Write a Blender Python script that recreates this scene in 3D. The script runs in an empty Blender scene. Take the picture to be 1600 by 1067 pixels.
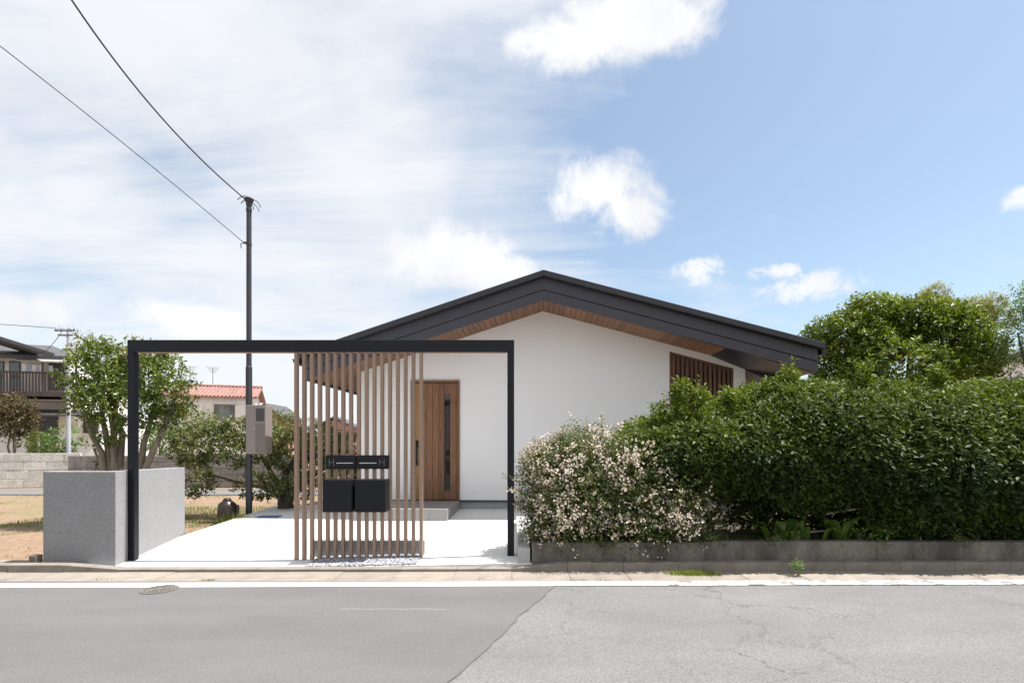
import bpy, bmesh, math, random
import numpy as np
from mathutils import Vector, Matrix
random.seed(7); rng = np.random.default_rng(7)
R = math.radians
S = bpy.context.scene
COL = S.collection

# ------------------------------------------------------------------ camera
EYE, F, PX, HZ = 1.28, 800.0, 800.0, 697.0      # eye height, focal length (px of a 1600 px frame), principal x, horizon y
cam_d = bpy.data.cameras.new('camera'); cam = bpy.data.objects.new('camera', cam_d); COL.objects.link(cam)
cam.location = (0, 0, EYE); cam.rotation_euler = (R(90), 0, 0)
cam_d.lens = 18.0; cam_d.sensor_width = 36.0; cam_d.shift_y = (HZ - 533.5) / 1600.0
cam_d.clip_start = 0.05; cam_d.clip_end = 3000
S.camera = cam

# ------------------------------------------------------------------ sun, sky, exposure
SUN_EL = R(67.0); SUN_DIR = Vector((math.cos(SUN_EL), 0.022, math.sin(SUN_EL))).normalized()
sd = bpy.data.lights.new('sun', 'SUN'); sd.energy = 4.6; sd.angle = R(0.53); sd.color = (1.0, 0.965, 0.925)
so = bpy.data.objects.new('sun', sd); COL.objects.link(so)
so.rotation_euler = SUN_DIR.to_track_quat('Z', 'Y').to_euler(); so.location = (20, 0, 40)
S.view_settings.view_transform = 'Standard'; S.view_settings.look = 'None'
S.view_settings.gamma = 1.0; S.view_settings.use_curve_mapping = False
S.view_settings.exposure = 1.0

W = bpy.data.worlds.new('World'); S.world = W; W.use_nodes = True
def pixdir(px, py):
    return Vector(((px - PX) / F, 1.0, (HZ - py) / F)).normalized()
def build_sky():
    nt = W.node_tree; N = nt.nodes; L = nt.links; N.clear()
    out = N.new('ShaderNodeOutputWorld'); bg = N.new('ShaderNodeBackground'); bg.inputs['Strength'].default_value = 0.1
    L.new(bg.outputs[0], out.inputs[0])
    sky = N.new('ShaderNodeTexSky'); sky.sky_type = 'NISHITA'; sky.sun_disc = False
    sky.sun_elevation = SUN_EL; sky.sun_rotation = R(90); sky.air_density = 1.0; sky.dust_density = 1.2; sky.ozone_density = 1.5
    tc = N.new('ShaderNodeTexCoord'); gen = tc.outputs['Generated']
    def m(op, a, b=None, c=None, clamp=False):
        n = N.new('ShaderNodeMath'); n.operation = op; n.use_clamp = clamp
        for i, v in enumerate((a, b, c)):
            if v is None: continue
            if isinstance(v, (int, float)): n.inputs[i].default_value = v
            else: L.new(v, n.inputs[i])
        return n.outputs[0]
    def vm(op, a, b):
        n = N.new('ShaderNodeVectorMath'); n.operation = op
        for i, v in enumerate((a, b)):
            if isinstance(v, (tuple, Vector)): n.inputs[i].default_value = tuple(v)
            else: L.new(v, n.inputs[i])
        return n.outputs['Value'] if op == 'DOT_PRODUCT' else n.outputs['Vector']
    def noise(vec, scale, detail=8, rough=.6, dist=0.0):
        n = N.new('ShaderNodeTexNoise'); n.inputs['Scale'].default_value = scale; n.inputs['Detail'].default_value = detail
        n.inputs['Roughness'].default_value = rough; n.inputs['Distortion'].default_value = dist; L.new(vec, n.inputs['Vector']); return n.outputs['Fac']
    def ramp(v, a, b):
        n = N.new('ShaderNodeMapRange'); n.interpolation_type = 'SMOOTHSTEP'; n.inputs[1].default_value = a; n.inputs[2].default_value = b
        L.new(v, n.inputs[0]); return n.outputs[0]
    def blob(px, py, rx, ry):                      # an elliptical patch of sky round one direction, 1 in its middle, 0 at its rim
        c = pixdir(px, py); e1 = Vector((c.y, -c.x, 0)).normalized(); e2 = e1.cross(c); k = math.cos(math.atan(abs(px - PX) / F)) / F * .9
        a = m('DIVIDE', vm('DOT_PRODUCT', gen, e1), rx * k); b = m('DIVIDE', vm('DOT_PRODUCT', gen, e2), ry * k)
        d = m('SQRT', m('ADD', m('MULTIPLY', a, a), m('MULTIPLY', b, b)))
        front = m('GREATER_THAN', vm('DOT_PRODUCT', gen, c), 0.0)
        return m('MULTIPLY', m('SUBTRACT', 1.0, d, clamp=True), front)
    def vmax(items):
        r = items[0]
        for i in items[1:]: r = m('MAXIMUM', r, i)
        return r
    # cumulus
    cu = vmax([blob(*b) for b in ((935, 298, 112, 80), (975, 330, 100, 62), (700, 400, 150, 75), (770, 428, 120, 50), (905, 70, 130, 52), (985, 30, 150, 60), (1060, 25, 80, 60),
                                  (300, 500, 120, 50), (78, 490, 48, 34), (8, 480, 42, 36))])
    n1 = noise(gen, 11.0, 10, .62, .25); 
    cden = m('ADD', m('MULTIPLY', cu, 1.2), m('MULTIPLY', m('SUBTRACT', n1, 0.5), 2.0))
    cmask = m('MULTIPLY', ramp(cden, 0.18, 0.86), ramp(cu, 0.0, 0.30))
    cu2 = vmax([blob(*b) for b in ((1093, 424, 60, 34), (1262, 450, 110, 36), (1600, 312, 40, 34), (1215, 424, 60, 20))])
    n4 = noise(gen, 26.0, 9, .65, .4); cden2 = m('ADD', cu2, m('MULTIPLY', m('SUBTRACT', n4, 0.5), 2.6))
    cmask2 = m('MULTIPLY', m('MULTIPLY', ramp(cden2, 0.15, 0.9), ramp(cu2, 0.0, 0.5)), .9)
    cmask = m('MAXIMUM', cmask, cmask2)
    # high thin veil: streaked noise on a flat layer far above, thicker in one bank
    sep = N.new('ShaderNodeSeparateXYZ'); L.new(gen, sep.inputs[0])
    zz = m('MAXIMUM', m('ADD', sep.outputs['Z'], 0.12), 0.06)
    cmb = N.new('ShaderNodeCombineXYZ'); L.new(m('DIVIDE', sep.outputs['X'], zz), cmb.inputs[0]); L.new(m('DIVIDE', sep.outputs['Y'], zz), cmb.inputs[1])
    mp = N.new('ShaderNodeMapping'); mp.inputs['Rotation'].default_value = (0, 0, R(35)); mp.inputs['Scale'].default_value = (0.55, 1.5, 1); L.new(cmb.outputs[0], mp.inputs[0])
    n2 = noise(mp.outputs[0], 1.1, 9, .62, .6)
    n3 = noise(gen, 3.2, 6, .55, .3)
    clear = vmax([blob(*b) for b in ((1330, 260, 760, 560), (1500, 60, 620, 420))]); thin = vmax([blob(*b) for b in ((90, 415, 520, 150), (0, 150, 420, 260), (260, 250, 300, 120))])
    vden = m('ADD', m('SUBTRACT', m('SUBTRACT', 0.72, m('MULTIPLY', clear, 1.35)), m('MULTIPLY', thin, .34)), m('ADD', m('MULTIPLY', m('SUBTRACT', n2, .5), 1.7), m('MULTIPLY', m('SUBTRACT', n3, .5), .8)))
    vmask = m('MULTIPLY', ramp(vden, -0.15, 0.85), 0.95)
    wisp = m('MULTIPLY', ramp(n2, 0.46, 0.80), 0.36)
    vmask = m('MAXIMUM', m('MAXIMUM', vmask, wisp), 0.12)
    hazeb = m('MULTIPLY', m('POWER', m('SUBTRACT', 1.0, m('ABSOLUTE', sep.outputs['Z']), clamp=True), 7.0), 0.40)
    def mix(fac, a, b):
        n = N.new('ShaderNodeMix'); n.data_type = 'RGBA'; L.new(fac, n.inputs[0])
        for i, v in ((6, a), (7, b)):
            if isinstance(v, tuple): n.inputs[i].default_value = v
            else: L.new(v, n.inputs[i])
        return n.outputs[2]
    dim = N.new('ShaderNodeVectorMath'); dim.operation = 'MULTIPLY'; L.new(sky.outputs[0], dim.inputs[0]); dim.inputs[1].default_value = (.95, .98, .92)
    c = mix(hazeb, dim.outputs[0], (4.0, 4.45, 5.0, 1))
    c = mix(vmask, c, (4.75, 4.84, 5.0, 1))
    ccol = mix(ramp(n3, .35, .65), (4.5, 4.55, 4.7, 1), (5.4, 5.4, 5.4, 1))
    c = mix(cmask, c, ccol)
    L.new(c, bg.inputs['Color'])
build_sky()

# ------------------------------------------------------------------ helpers
def P(px, py, Y):                                   # the point at depth Y that this pixel of the photograph looks at
    return Vector(((px - PX) / F * Y, Y, EYE + (HZ - py) / F * Y))
def zg(x, y):                                       # the driveway falls a little towards the street and to the left
    return 0.0205 * (y - 5.98) - 0.022 * min(max(-x, 0), 2.6) * min(max((9.9 - y) / 3.9, 0), 1)
class MB:
    def __init__(s): s.v = []; s.f = []
    def box(s, x0, x1, y0, y1, z0, z1):
        o = len(s.v); s.v += [(x, y, z) for z in (z0, z1) for y in (y0, y1) for x in (x0, x1)]
        s.f += [tuple(o + i for i in q) for q in ((0, 2, 3, 1), (4, 5, 7, 6), (0, 1, 5, 4), (1, 3, 7, 5), (3, 2, 6, 7), (2, 0, 4, 6))]; return s
    def hexa(s, p):                                 # eight corners: bottom loop of four, then top loop of four
        o = len(s.v); s.v += [tuple(q) for q in p]
        s.f += [tuple(o + i for i in q) for q in ((3, 2, 1, 0), (4, 5, 6, 7), (0, 1, 5, 4), (1, 2, 6, 5), (2, 3, 7, 6), (3, 0, 4, 7))]; return s
    def prism_v(s, poly, y0, y1):                   # poly in (x, z), counter-clockwise seen from the front; pushed along y
        o = len(s.v); n = len(poly); s.v += [(x, y0, z) for x, z in poly] + [(x, y1, z) for x, z in poly]
        s.f.append(tuple(o + i for i in range(n))); s.f.append(tuple(o + n + i for i in reversed(range(n))))
        for i in range(n): j = (i + 1) % n; s.f.append((o + j, o + i, o + n + i, o + n + j))
        return s
    def tube(s, pts, rad, n=8, cap=True):
        pts = [Vector(p) for p in pts]; rad = rad if isinstance(rad, (list, tuple)) else [rad] * len(pts); o = len(s.v); pu = None
        for i, p in enumerate(pts):
            t = (pts[min(i + 1, len(pts) - 1)] - pts[max(i - 1, 0)]).normalized()
            if pu is None: pu = t.orthogonal().normalized()
            pu = (pu - t * pu.dot(t)).normalized(); w = t.cross(pu)
            for k in range(n):
                a = 2 * math.pi * k / n; s.v.append(tuple(p + (pu * math.cos(a) + w * math.sin(a)) * rad[i]))
        for i in range(len(pts) - 1):
            for k in range(n):
                a = o + i * n + k; b = o + i * n + (k + 1) % n; s.f.append((a, b, b + n, a + n))
        if cap: s.f.append(tuple(o + k for k in reversed(range(n)))); s.f.append(tuple(o + (len(pts) - 1) * n + k for k in range(n)))
        return s
    def lathe(s, prof, n=20, c=(0, 0, 0)):          # prof: (r, z)
        o = len(s.v)
        for r, z in prof:
            for k in range(n): a = 2 * math.pi * k / n; s.v.append((c[0] + r * math.cos(a), c[1] + r * math.sin(a), c[2] + z))
        for i in range(len(prof) - 1):
            for k in range(n): a = o + i * n + k; b = o + i * n + (k + 1) % n; s.f.append((a, b, b + n, a + n))
        s.f.append(tuple(o + k for k in reversed(range(n)))); s.f.append(tuple(o + (len(prof) - 1) * n + k for k in range(n)))
        return s
    def mesh(s, name):
        me = bpy.data.meshes.new(name); me.from_pydata(s.v, [], s.f); me.update(); return me
    def build(s, name, mat, parent=None, bevel=0, smooth=False):
        return link(name, s.mesh(name), mat, parent, bevel, smooth)
def link(name, me, mat, parent=None, bevel=0, smooth=False):
    if mat is not None and not me.materials: me.materials.append(mat)
    o = bpy.data.objects.new(name, me); COL.objects.link(o)
    if parent is not None: o.parent = parent
    if smooth:
        for p in me.polygons: p.use_smooth = True
    if bevel:
        b = o.modifiers.new('bevel', 'BEVEL'); b.width = bevel; b.segments = 2; b.limit_method = 'ANGLE'; b.angle_limit = R(40)
    return o
def tag(o, label=None, cat=None, group=None, kind=None):
    for k, v in (('label', label), ('category', cat), ('group', group), ('kind', kind)):
        if v: o[k] = v
    return o
def empty(name, loc, label=None, cat=None, group=None, rz=0, kind=None):
    o = bpy.data.objects.new(name, None); COL.objects.link(o); o.location = loc; o.rotation_euler = (0, 0, rz); o.empty_display_size = .2
    return tag(o, label, cat, group, kind)

# ------------------------------------------------------------------ materials
def mat(name, col, rough=.8, var=.12, vscale=6.0, bump=0.0, bscale=60.0, metal=0.0, spec=.5, stretch=None, col2=None, contrast=(.3, .7), fine=None):
    """col is varied towards col2 (or darker by var) by layered noise; bump adds fine relief."""
    m = bpy.data.materials.new(name); m.use_nodes = True; nt = m.node_tree; N = nt.nodes; L = nt.links
    b = N['Principled BSDF']; b.inputs['Roughness'].default_value = rough; b.inputs['Metallic'].default_value = metal
    b.inputs['Specular IOR Level'].default_value = spec
    tc = N.new('ShaderNodeTexCoord'); vec = tc.outputs['Object']
    if stretch:
        mp = N.new('ShaderNodeMapping'); mp.inputs['Scale'].default_value = stretch; L.new(vec, mp.inputs[0]); vec = mp.outputs[0]
    n = N.new('ShaderNodeTexNoise'); n.inputs['Scale'].default_value = vscale; n.inputs['Detail'].default_value = 8; n.inputs['Roughness'].default_value = .65; L.new(vec, n.inputs['Vector'])
    mr = N.new('ShaderNodeMapRange'); mr.inputs[1].default_value = contrast[0]; mr.inputs[2].default_value = contrast[1]; L.new(n.outputs['Fac'], mr.inputs[0])
    mx = N.new('ShaderNodeMix'); mx.data_type = 'RGBA'; L.new(mr.outputs[0], mx.inputs[0])
    c2 = col2 or tuple(c * (1 - var) for c in col)
    mx.inputs[6].default_value = (*col, 1); mx.inputs[7].default_value = (*c2, 1); last = mx.outputs[2]
    if fine:                                        # (scale, amount): fine speckle
        n2 = N.new('ShaderNodeTexNoise'); n2.inputs['Scale'].default_value = fine[0]; n2.inputs['Detail'].default_value = 3; L.new(vec, n2.inputs['Vector'])
        r2 = N.new('ShaderNodeMapRange'); r2.inputs[1].default_value = .3; r2.inputs[2].default_value = .7; r2.inputs[3].default_value = 1 - fine[1]; r2.inputs[4].default_value = 1 + fine[1]; L.new(n2.outputs['Fac'], r2.inputs[0])
        vmn = N.new('ShaderNodeVectorMath'); vmn.operation = 'SCALE'; L.new(last, vmn.inputs[0]); L.new(r2.outputs[0], vmn.inputs['Scale']); last = vmn.outputs[0]
    L.new(last, b.inputs['Base Color'])
    if bump:
        n3 = N.new('ShaderNodeTexNoise'); n3.inputs['Scale'].default_value = bscale; n3.inputs['Detail'].default_value = 4; L.new(vec, n3.inputs['Vector'])
        bp = N.new('ShaderNodeBump'); bp.inputs['Strength'].default_value = 1.0; bp.inputs['Distance'].default_value = bump; L.new(n3.outputs['Fac'], bp.inputs['Height']); L.new(bp.outputs[0], b.inputs['Normal'])
    m['out'] = 1
    return m
def per_object_tone(m, amount=.25):                 # each piece a little lighter or darker than its neighbours
    nt = m.node_tree; N = nt.nodes; L = nt.links; b = N['Principled BSDF']; src = b.inputs['Base Color'].links[0].from_socket
    oi = N.new('ShaderNodeObjectInfo'); r = N.new('ShaderNodeMapRange'); r.inputs[3].default_value = 1 - amount; r.inputs[4].default_value = 1 + amount; L.new(oi.outputs['Random'], r.inputs[0])
    v = N.new('ShaderNodeVectorMath'); v.operation = 'SCALE'; L.new(src, v.inputs[0]); L.new(r.outputs[0], v.inputs['Scale']); L.new(v.outputs[0], b.inputs['Base Color']); return m
def leaf_mat(name, c_dark, c_light, rough=.4, trans=.3, spec=.5, through=(1.3, 1.25, .5)):
    m = bpy.data.materials.new(name); m.use_nodes = True; nt = m.node_tree; N = nt.nodes; L = nt.links; b = N['Principled BSDF']
    at = N.new('ShaderNodeAttribute'); at.attribute_name = 'tone'
    rp = N.new('ShaderNodeMix'); rp.data_type = 'RGBA'; L.new(at.outputs['Fac'], rp.inputs[0]); rp.inputs[6].default_value = (*c_dark, 1); rp.inputs[7].default_value = (*c_light, 1)
    L.new(rp.outputs[2], b.inputs['Base Color']); b.inputs['Roughness'].default_value = rough; b.inputs['Specular IOR Level'].default_value = spec
    tr = N.new('ShaderNodeBsdfTranslucent'); sc = N.new('ShaderNodeVectorMath'); sc.operation = 'MULTIPLY'; sc.inputs[1].default_value = through; L.new(rp.outputs[2], sc.inputs[0]); L.new(sc.outputs[0], tr.inputs['Color'])
    ms = N.new('ShaderNodeMixShader'); ms.inputs[0].default_value = trans; L.new(b.outputs[0], ms.inputs[1]); L.new(tr.outputs[0], ms.inputs[2])
    L.new(ms.outputs[0], N['Material Output'].inputs['Surface']); return m
M = {}
M['asphalt_old'] = mat('asphalt_old', (.172, .170, .170), .9, .26, 1.1, .005, 110, fine=(120, .36), stretch=(.55, 1.3, 1))
M['asphalt_new'] = mat('asphalt_new', (.134, .132, .133), .88, .24, .8, .003, 130, fine=(130, .2), stretch=(.5, 1.3, 1))
M['tar'] = mat('tar', (.118, .116, .114), .85, .2, 8, .002, 120)
M['line_paint'] = mat('line_paint', (.72, .72, .70), .7, .06, 9, .001, 90)
M['gutter'] = mat('gutter_concrete', (.30, .262, .222), .9, .3, 5, .003, 110, fine=(120, .18)); per_object_tone(M['gutter'], .07)
M['kerb'] = mat('kerb_concrete', (.26, .23, .195), .92, .35, 6, .004, 90, fine=(100, .2)); per_object_tone(M['kerb'], .08)
M['old_wall'] = mat('old_planter_concrete', (.20, .18, .155), .93, .68, 2.0, .004, 60, stretch=(1, 1, .45), fine=(60, .2), contrast=(.35, .62))
M['new_concrete'] = mat('pale_concrete', (.40, .40, .39), .85, .12, 4, .001, 70)
M['slab'] = mat('driveway_concrete', (.70, .695, .685), .82, .06, 1.3, .0008, 60, fine=(40, .03))
M['stucco'] = mat('grey_roughcast', (.25, .25, .257), .9, .10, 2.5, .0055, 75, fine=(75, .22))
M['plaster'] = mat('white_plaster', (.80, .80, .805), .9, .035, 1.2, .0015, 160)
M['plinth'] = mat('plinth_mortar', (.33, .335, .345), .85, .12, 4, .001, 60)
M['tile'] = mat('porch_tile', (.27, .26, .255), .55, .10, 14, .0006, 50); per_object_tone(M['tile'], .05)
M['grout'] = mat('grout', (.34, .33, .32), .9, .1)
M['dark_metal'] = mat('dark_sheet_metal', (.046, .045, .061), .5, .12, 3, .0005, 20)
M['roof_cap'] = mat('roof_edge_metal', (.026, .028, .036), .5, .12, 3, .0005, 14)
M['black_steel'] = mat('black_powder_coat', (.0045, .0062, .011), .45, .15, 8, .0002, 250, spec=.3)
M['black_box'] = mat('black_box_paint', (.0045, .006, .010), .5, .15, 10, .0002, 200, spec=.3)
M['silver'] = mat('brushed_silver', (.6, .6, .6), .3, .1, 20, metal=1.0)
M['slat'] = mat('taupe_slat', (.31, .213, .155), .6, .2, 5, .0006, 40, stretch=(14, 14, .8)); per_object_tone(M['slat'], .07)
M['soffit'] = mat('soffit_cedar', (.29, .152, .088), .6, .40, 5, .0008, 30, stretch=(9, .8, 9)); per_object_tone(M['soffit'], .17)
M['door'] = mat('door_walnut', (.285, .132, .060), .5, .6, 4.5, .0008, 30, stretch=(11, 11, .7), contrast=(.28, .68)); per_object_tone(M['door'], .18)
M['oak'] = mat('oak_plank', (.34, .19, .075), .5, .3, 4.5, .0006, 30, stretch=(11, 11, .7))
M['louvre'] = mat('louvre_wood', (.15, .075, .045), .6, .35, 5, .0008, 30, stretch=(9, 9, .8)); per_object_tone(M['louvre'], .2)
M['black_glass'] = mat('dark_glass', (.012, .013, .015), .06, .1, 2, spec=.8)
M['window_glass'] = mat('window_glass', (.10, .12, .13), .08, .2, 1, spec=.9)
M['dirt'] = mat('field_dirt', (.225, .15, .098), .95, .3, .55, .02, 9, col2=(.17, .15, .068), contrast=(.50, .66), fine=(14, .22))
M['soil'] = mat('garden_soil', (.10, .075, .05), .95, .3, 3, .02, 20, fine=(25, .3))
M['bark'] = mat('grey_bark', (.27, .235, .195), .9, .45, 7, .012, 30, stretch=(3, 3, .8))
M['dark_bark'] = mat('dark_bark', (.085, .066, .05), .9, .4, 9, .01, 35, stretch=(3, 3, .8))
M['pole'] = mat('pole_paint', (.030, .031, .040), .5, .12, 4)
M['meter_box'] = mat('meter_box_taupe', (.235, .20, .185), .5, .06, 5)
M['meter_dark'] = mat('meter_box_panel', (.15, .13, .12), .5, .06, 5)
M['jar'] = mat('jar_glaze', (.030, .021, .018), .3, .5, 6, .002, 20)
M['wire'] = mat('wire_rubber', (.02, .02, .022), .6, .1)
M['iron'] = mat('cast_iron', (.16, .145, .13), .7, .35, 20, .002, 60)
M['blue'] = mat('blue_plastic', (.05, .16, .33), .5, .15, 8)
M['stone_pale'] = mat('pale_stone_block', (.66, .63, .58), .95, .28, 3, .01, 20, fine=(16, .18), contrast=(.42, .7)); per_object_tone(M['stone_pale'], .10)
M['stone_grey'] = mat('grey_block', (.30, .275, .25), .95, .35, 4, .008, 25, fine=(20, .15)); per_object_tone(M['stone_grey'], .15)
M['mortar'] = mat('dark_joint', (.16, .145, .125), .95, .2, 6)
M['nb_white'] = mat('neighbour_white_wall', (.78, .77, .75), .9, .12, .8)
M['nb_roof'] = mat('neighbour_grey_tile', (.085, .085, .09), .6, .25, 3)
M['nb_brown'] = mat('neighbour_brown_metal', (.075, .055, .048), .6, .2, 4)
M['nb_dark'] = mat('neighbour_dark_opening', (.02, .02, .022), .3, .2, 2)
M['red_tile'] = mat('red_roof_tile', (.30, .165, .14), .75, .3, 2.2, fine=(9, .15)); per_object_tone(M['red_tile'], .12)
M['pale_sheet'] = mat('pale_roof_sheet', (.38, .37, .35), .5, .15, 4)
M['grey_pole'] = mat('concrete_pole', (.42, .44, .47), .8, .1, 4)
M['cloth'] = mat('laundry_cloth', (.45, .55, .68), .9, .35, 8)
M['pink_wall'] = mat('pinkish_wall', (.45, .25, .22), .9, .1)
M['orange_wall'] = mat('orange_tan_wall', (.52, .30, .17), .9, .1)
M['dry_wood'] = mat('weathered_stick', (.30, .26, .22), .9, .3, 12, stretch=(4, 4, 1))
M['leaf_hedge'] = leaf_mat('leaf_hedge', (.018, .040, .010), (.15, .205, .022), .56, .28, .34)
M['leaf_abelia'] = leaf_mat('leaf_abelia', (.028, .050, .014), (.15, .175, .04), .45, .3)
M['petal'] = leaf_mat('petal_white', (.68, .56, .46), (.90, .86, .78), .7, .3, .2, (1, .93, .85))
M['sepal'] = leaf_mat('sepal_pink', (.38, .20, .14), (.62, .42, .34), .7, .3, .2, (1, .9, .8))
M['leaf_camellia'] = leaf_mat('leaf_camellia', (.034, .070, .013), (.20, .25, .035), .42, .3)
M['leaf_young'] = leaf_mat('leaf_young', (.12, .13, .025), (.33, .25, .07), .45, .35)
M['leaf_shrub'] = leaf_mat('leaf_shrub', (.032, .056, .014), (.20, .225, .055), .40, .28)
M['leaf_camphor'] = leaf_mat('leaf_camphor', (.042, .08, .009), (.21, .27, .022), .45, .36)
M['leaf_yellow'] = leaf_mat('leaf_yellow', (.11, .13, .03), (.38, .36, .13), .5, .35)
M['leaf_pale'] = leaf_mat('leaf_pale', (.06, .115, .04), (.19, .28, .10), .45, .4)
M['leaf_red'] = leaf_mat('leaf_red', (.045, .05, .018), (.16, .10, .035), .5, .25)
M['leaf_broad'] = leaf_mat('leaf_broad', (.035, .085, .015), (.12, .19, .03), .35, .3)
M['grass'] = leaf_mat('grass', (.07, .11, .02), (.22, .27, .06), .6, .35, .3)
M['grass_dry'] = leaf_mat('grass_dry', (.20, .16, .07), (.36, .30, .14), .8, .3, .2)

# gravel: each stone its own grey
def gravel_mat():
    m = mat('gravel', (.42, .42, .43), .8, .1, 40); nt = m.node_tree; N = nt.nodes; b = N['Principled BSDF']
    at = N.new('ShaderNodeAttribute'); at.attribute_name = 'tone'; r = N.new('ShaderNodeMix'); r.data_type = 'RGBA'; nt.links.new(at.outputs['Fac'], r.inputs[0])
    r.inputs[6].default_value = (.07, .08, .10, 1); r.inputs[7].default_value = (.50, .51, .54, 1); nt.links.new(r.outputs[2], b.inputs['Base Color']); return m
M['gravel'] = gravel_mat()
# old asphalt gets thin cracks
def add_cracks(m, scale=.55, width=.004):
    nt = m.node_tree; N = nt.nodes; L = nt.links; b = N['Principled BSDF']; src = b.inputs['Base Color'].links[0].from_socket
    tc = N.new('ShaderNodeTexCoord'); nz = N.new('ShaderNodeTexNoise'); nz.inputs['Scale'].default_value = 2.2; nz.inputs['Detail'].default_value = 7; nz.inputs['Roughness'].default_value = .7; L.new(tc.outputs['Object'], nz.inputs['Vector'])
    ad = N.new('ShaderNodeVectorMath'); ad.operation = 'MULTIPLY_ADD'; L.new(nz.outputs['Color'], ad.inputs[0]); ad.inputs[1].default_value = (.9, .9, 0); L.new(tc.outputs['Object'], ad.inputs[2])
    vo = N.new('ShaderNodeTexVoronoi'); vo.feature = 'DISTANCE_TO_EDGE'; vo.inputs['Scale'].default_value = scale; L.new(ad.outputs[0], vo.inputs['Vector'])
    r = N.new('ShaderNodeMapRange'); r.inputs[1].default_value = width * .3; r.inputs[2].default_value = width; L.new(vo.outputs['Distance'], r.inputs[0])
    n2 = N.new('ShaderNodeTexNoise'); n2.inputs['Scale'].default_value = .7; L.new(tc.outputs['Object'], n2.inputs['Vector'])
    r2 = N.new('ShaderNodeMapRange'); r2.inputs[1].default_value = .44; r2.inputs[2].default_value = .56; L.new(n2.outputs['Fac'], r2.inputs[0])
    mx = N.new('ShaderNodeMath'); mx.operation = 'MAXIMUM'; L.new(r.outputs[0], mx.inputs[0])
    iv = N.new('ShaderNodeMath'); iv.operation = 'SUBTRACT'; iv.inputs[0].default_value = 1; L.new(r2.outputs[0], iv.inputs[1]); L.new(iv.outputs[0], mx.inputs[1])
    sc = N.new('ShaderNodeMapRange'); sc.inputs[3].default_value = .55; sc.inputs[4].default_value = 1; L.new(mx.outputs[0], sc.inputs[0])
    v = N.new('ShaderNodeVectorMath'); v.operation = 'SCALE'; L.new(src, v.inputs[0]); L.new(sc.outputs[0], v.inputs['Scale']); L.new(v.outputs[0], b.inputs['Base Color'])
add_cracks(M['asphalt_old'], .9, .007)

# ------------------------------------------------------------------ foliage and grass
def lump(p, s=1.0, seed=0.0):                       # smooth pseudo-noise, about -1..1, p is (n,3)
    q = p * s + seed
    return (np.sin(q[:, 0] * 1.7 + 1.3 * np.sin(q[:, 1] * 1.1)) + np.sin(q[:, 1] * 2.1 + 1.7 * np.sin(q[:, 2] * 1.3) + 2) + np.sin(q[:, 2] * 1.9 + 1.1 * np.sin(q[:, 0] * 1.6) + 4)) / 3
def nrm(a): return a / np.maximum(np.linalg.norm(a, axis=1, keepdims=True), 1e-6)
def raw_mesh(name, co, tris, tone=None, m=None):
    me = bpy.data.meshes.new(name); nv = len(co); nf = len(tris)
    me.vertices.add(nv); me.vertices.foreach_set('co', np.asarray(co, np.float32).ravel())
    me.loops.add(nf * 3); me.loops.foreach_set('vertex_index', np.asarray(tris, np.int32).ravel())
    me.polygons.add(nf); me.polygons.foreach_set('loop_start', np.arange(0, nf * 3, 3, dtype=np.int32)); 
    me.update(calc_edges=True)
    if tone is not None:
        a = me.attributes.new('tone', 'FLOAT', 'FACE'); a.data.foreach_set('value', np.asarray(tone, np.float32))
    if m: me.materials.append(m)
    return me
def leaf_geo(pos, axis, nor, length, width, tone, shape='kite'):
    """pos base (n,3), axis along the blade, nor its upper side; four triangles folded on the midrib."""
    n = len(pos); axis = nrm(axis); side = nrm(np.cross(axis, nor)); up = np.cross(side, axis)
    l = length[:, None]; w = width[:, None]
    b = pos; t = pos + axis * l - up * l * .10; mid = pos + axis * l * .5 - up * w * .10
    r = pos + axis * l * .45 + side * w * .5 + up * w * .16; q = pos + axis * l * .45 - side * w * .5 + up * w * .16
    co = np.stack([b, r, t, q, mid], 1).reshape(-1, 3); i = np.arange(n)[:, None] * 5
    tr = np.concatenate([i + [0, 1, 4], i + [1, 2, 4], i + [2, 3, 4], i + [3, 0, 4]], 1).reshape(-1, 3)
    return co, tr, np.repeat(tone, 4)
def leaves_on_twigs(O, D, L, per, ll, lw, tonebase, spread=.9, up=.5, tvar=.5, droop=0.0):
    K = len(O); O = np.repeat(O, per, 0); Dr = np.repeat(nrm(D), per, 0); Lr = np.repeat(L, per)
    j = np.tile(np.arange(per), K); f = (j + rng.random(K * per)) / per
    ref = nrm(rng.normal(size=(K * per, 3))); e1 = nrm(np.cross(Dr, ref))
    pos = O + Dr * (Lr * f)[:, None] + e1 * .008
    axis = Dr * (1 - spread * .55) + e1 * spread + np.array([0, 0, -droop])
    nor = nrm(rng.normal(size=(K * per, 3)) * .55 + np.array([0, 0, up]) + Dr * .35)
    size = .5 + .8 * rng.random(K * per) ** 1.2
    tone = np.clip(np.repeat(tonebase, per) + (rng.random(K * per) - .5) * tvar, 0, 1)
    return leaf_geo(pos, axis, nor, ll * size, lw * size, tone)
def join_geo(parts):
    co = []; tr = []; to = []; o = 0
    for c, t, n in parts: co.append(c); tr.append(t + o); to.append(n); o += len(c)
    return np.concatenate(co), np.concatenate(tr), np.concatenate(to)
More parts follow.
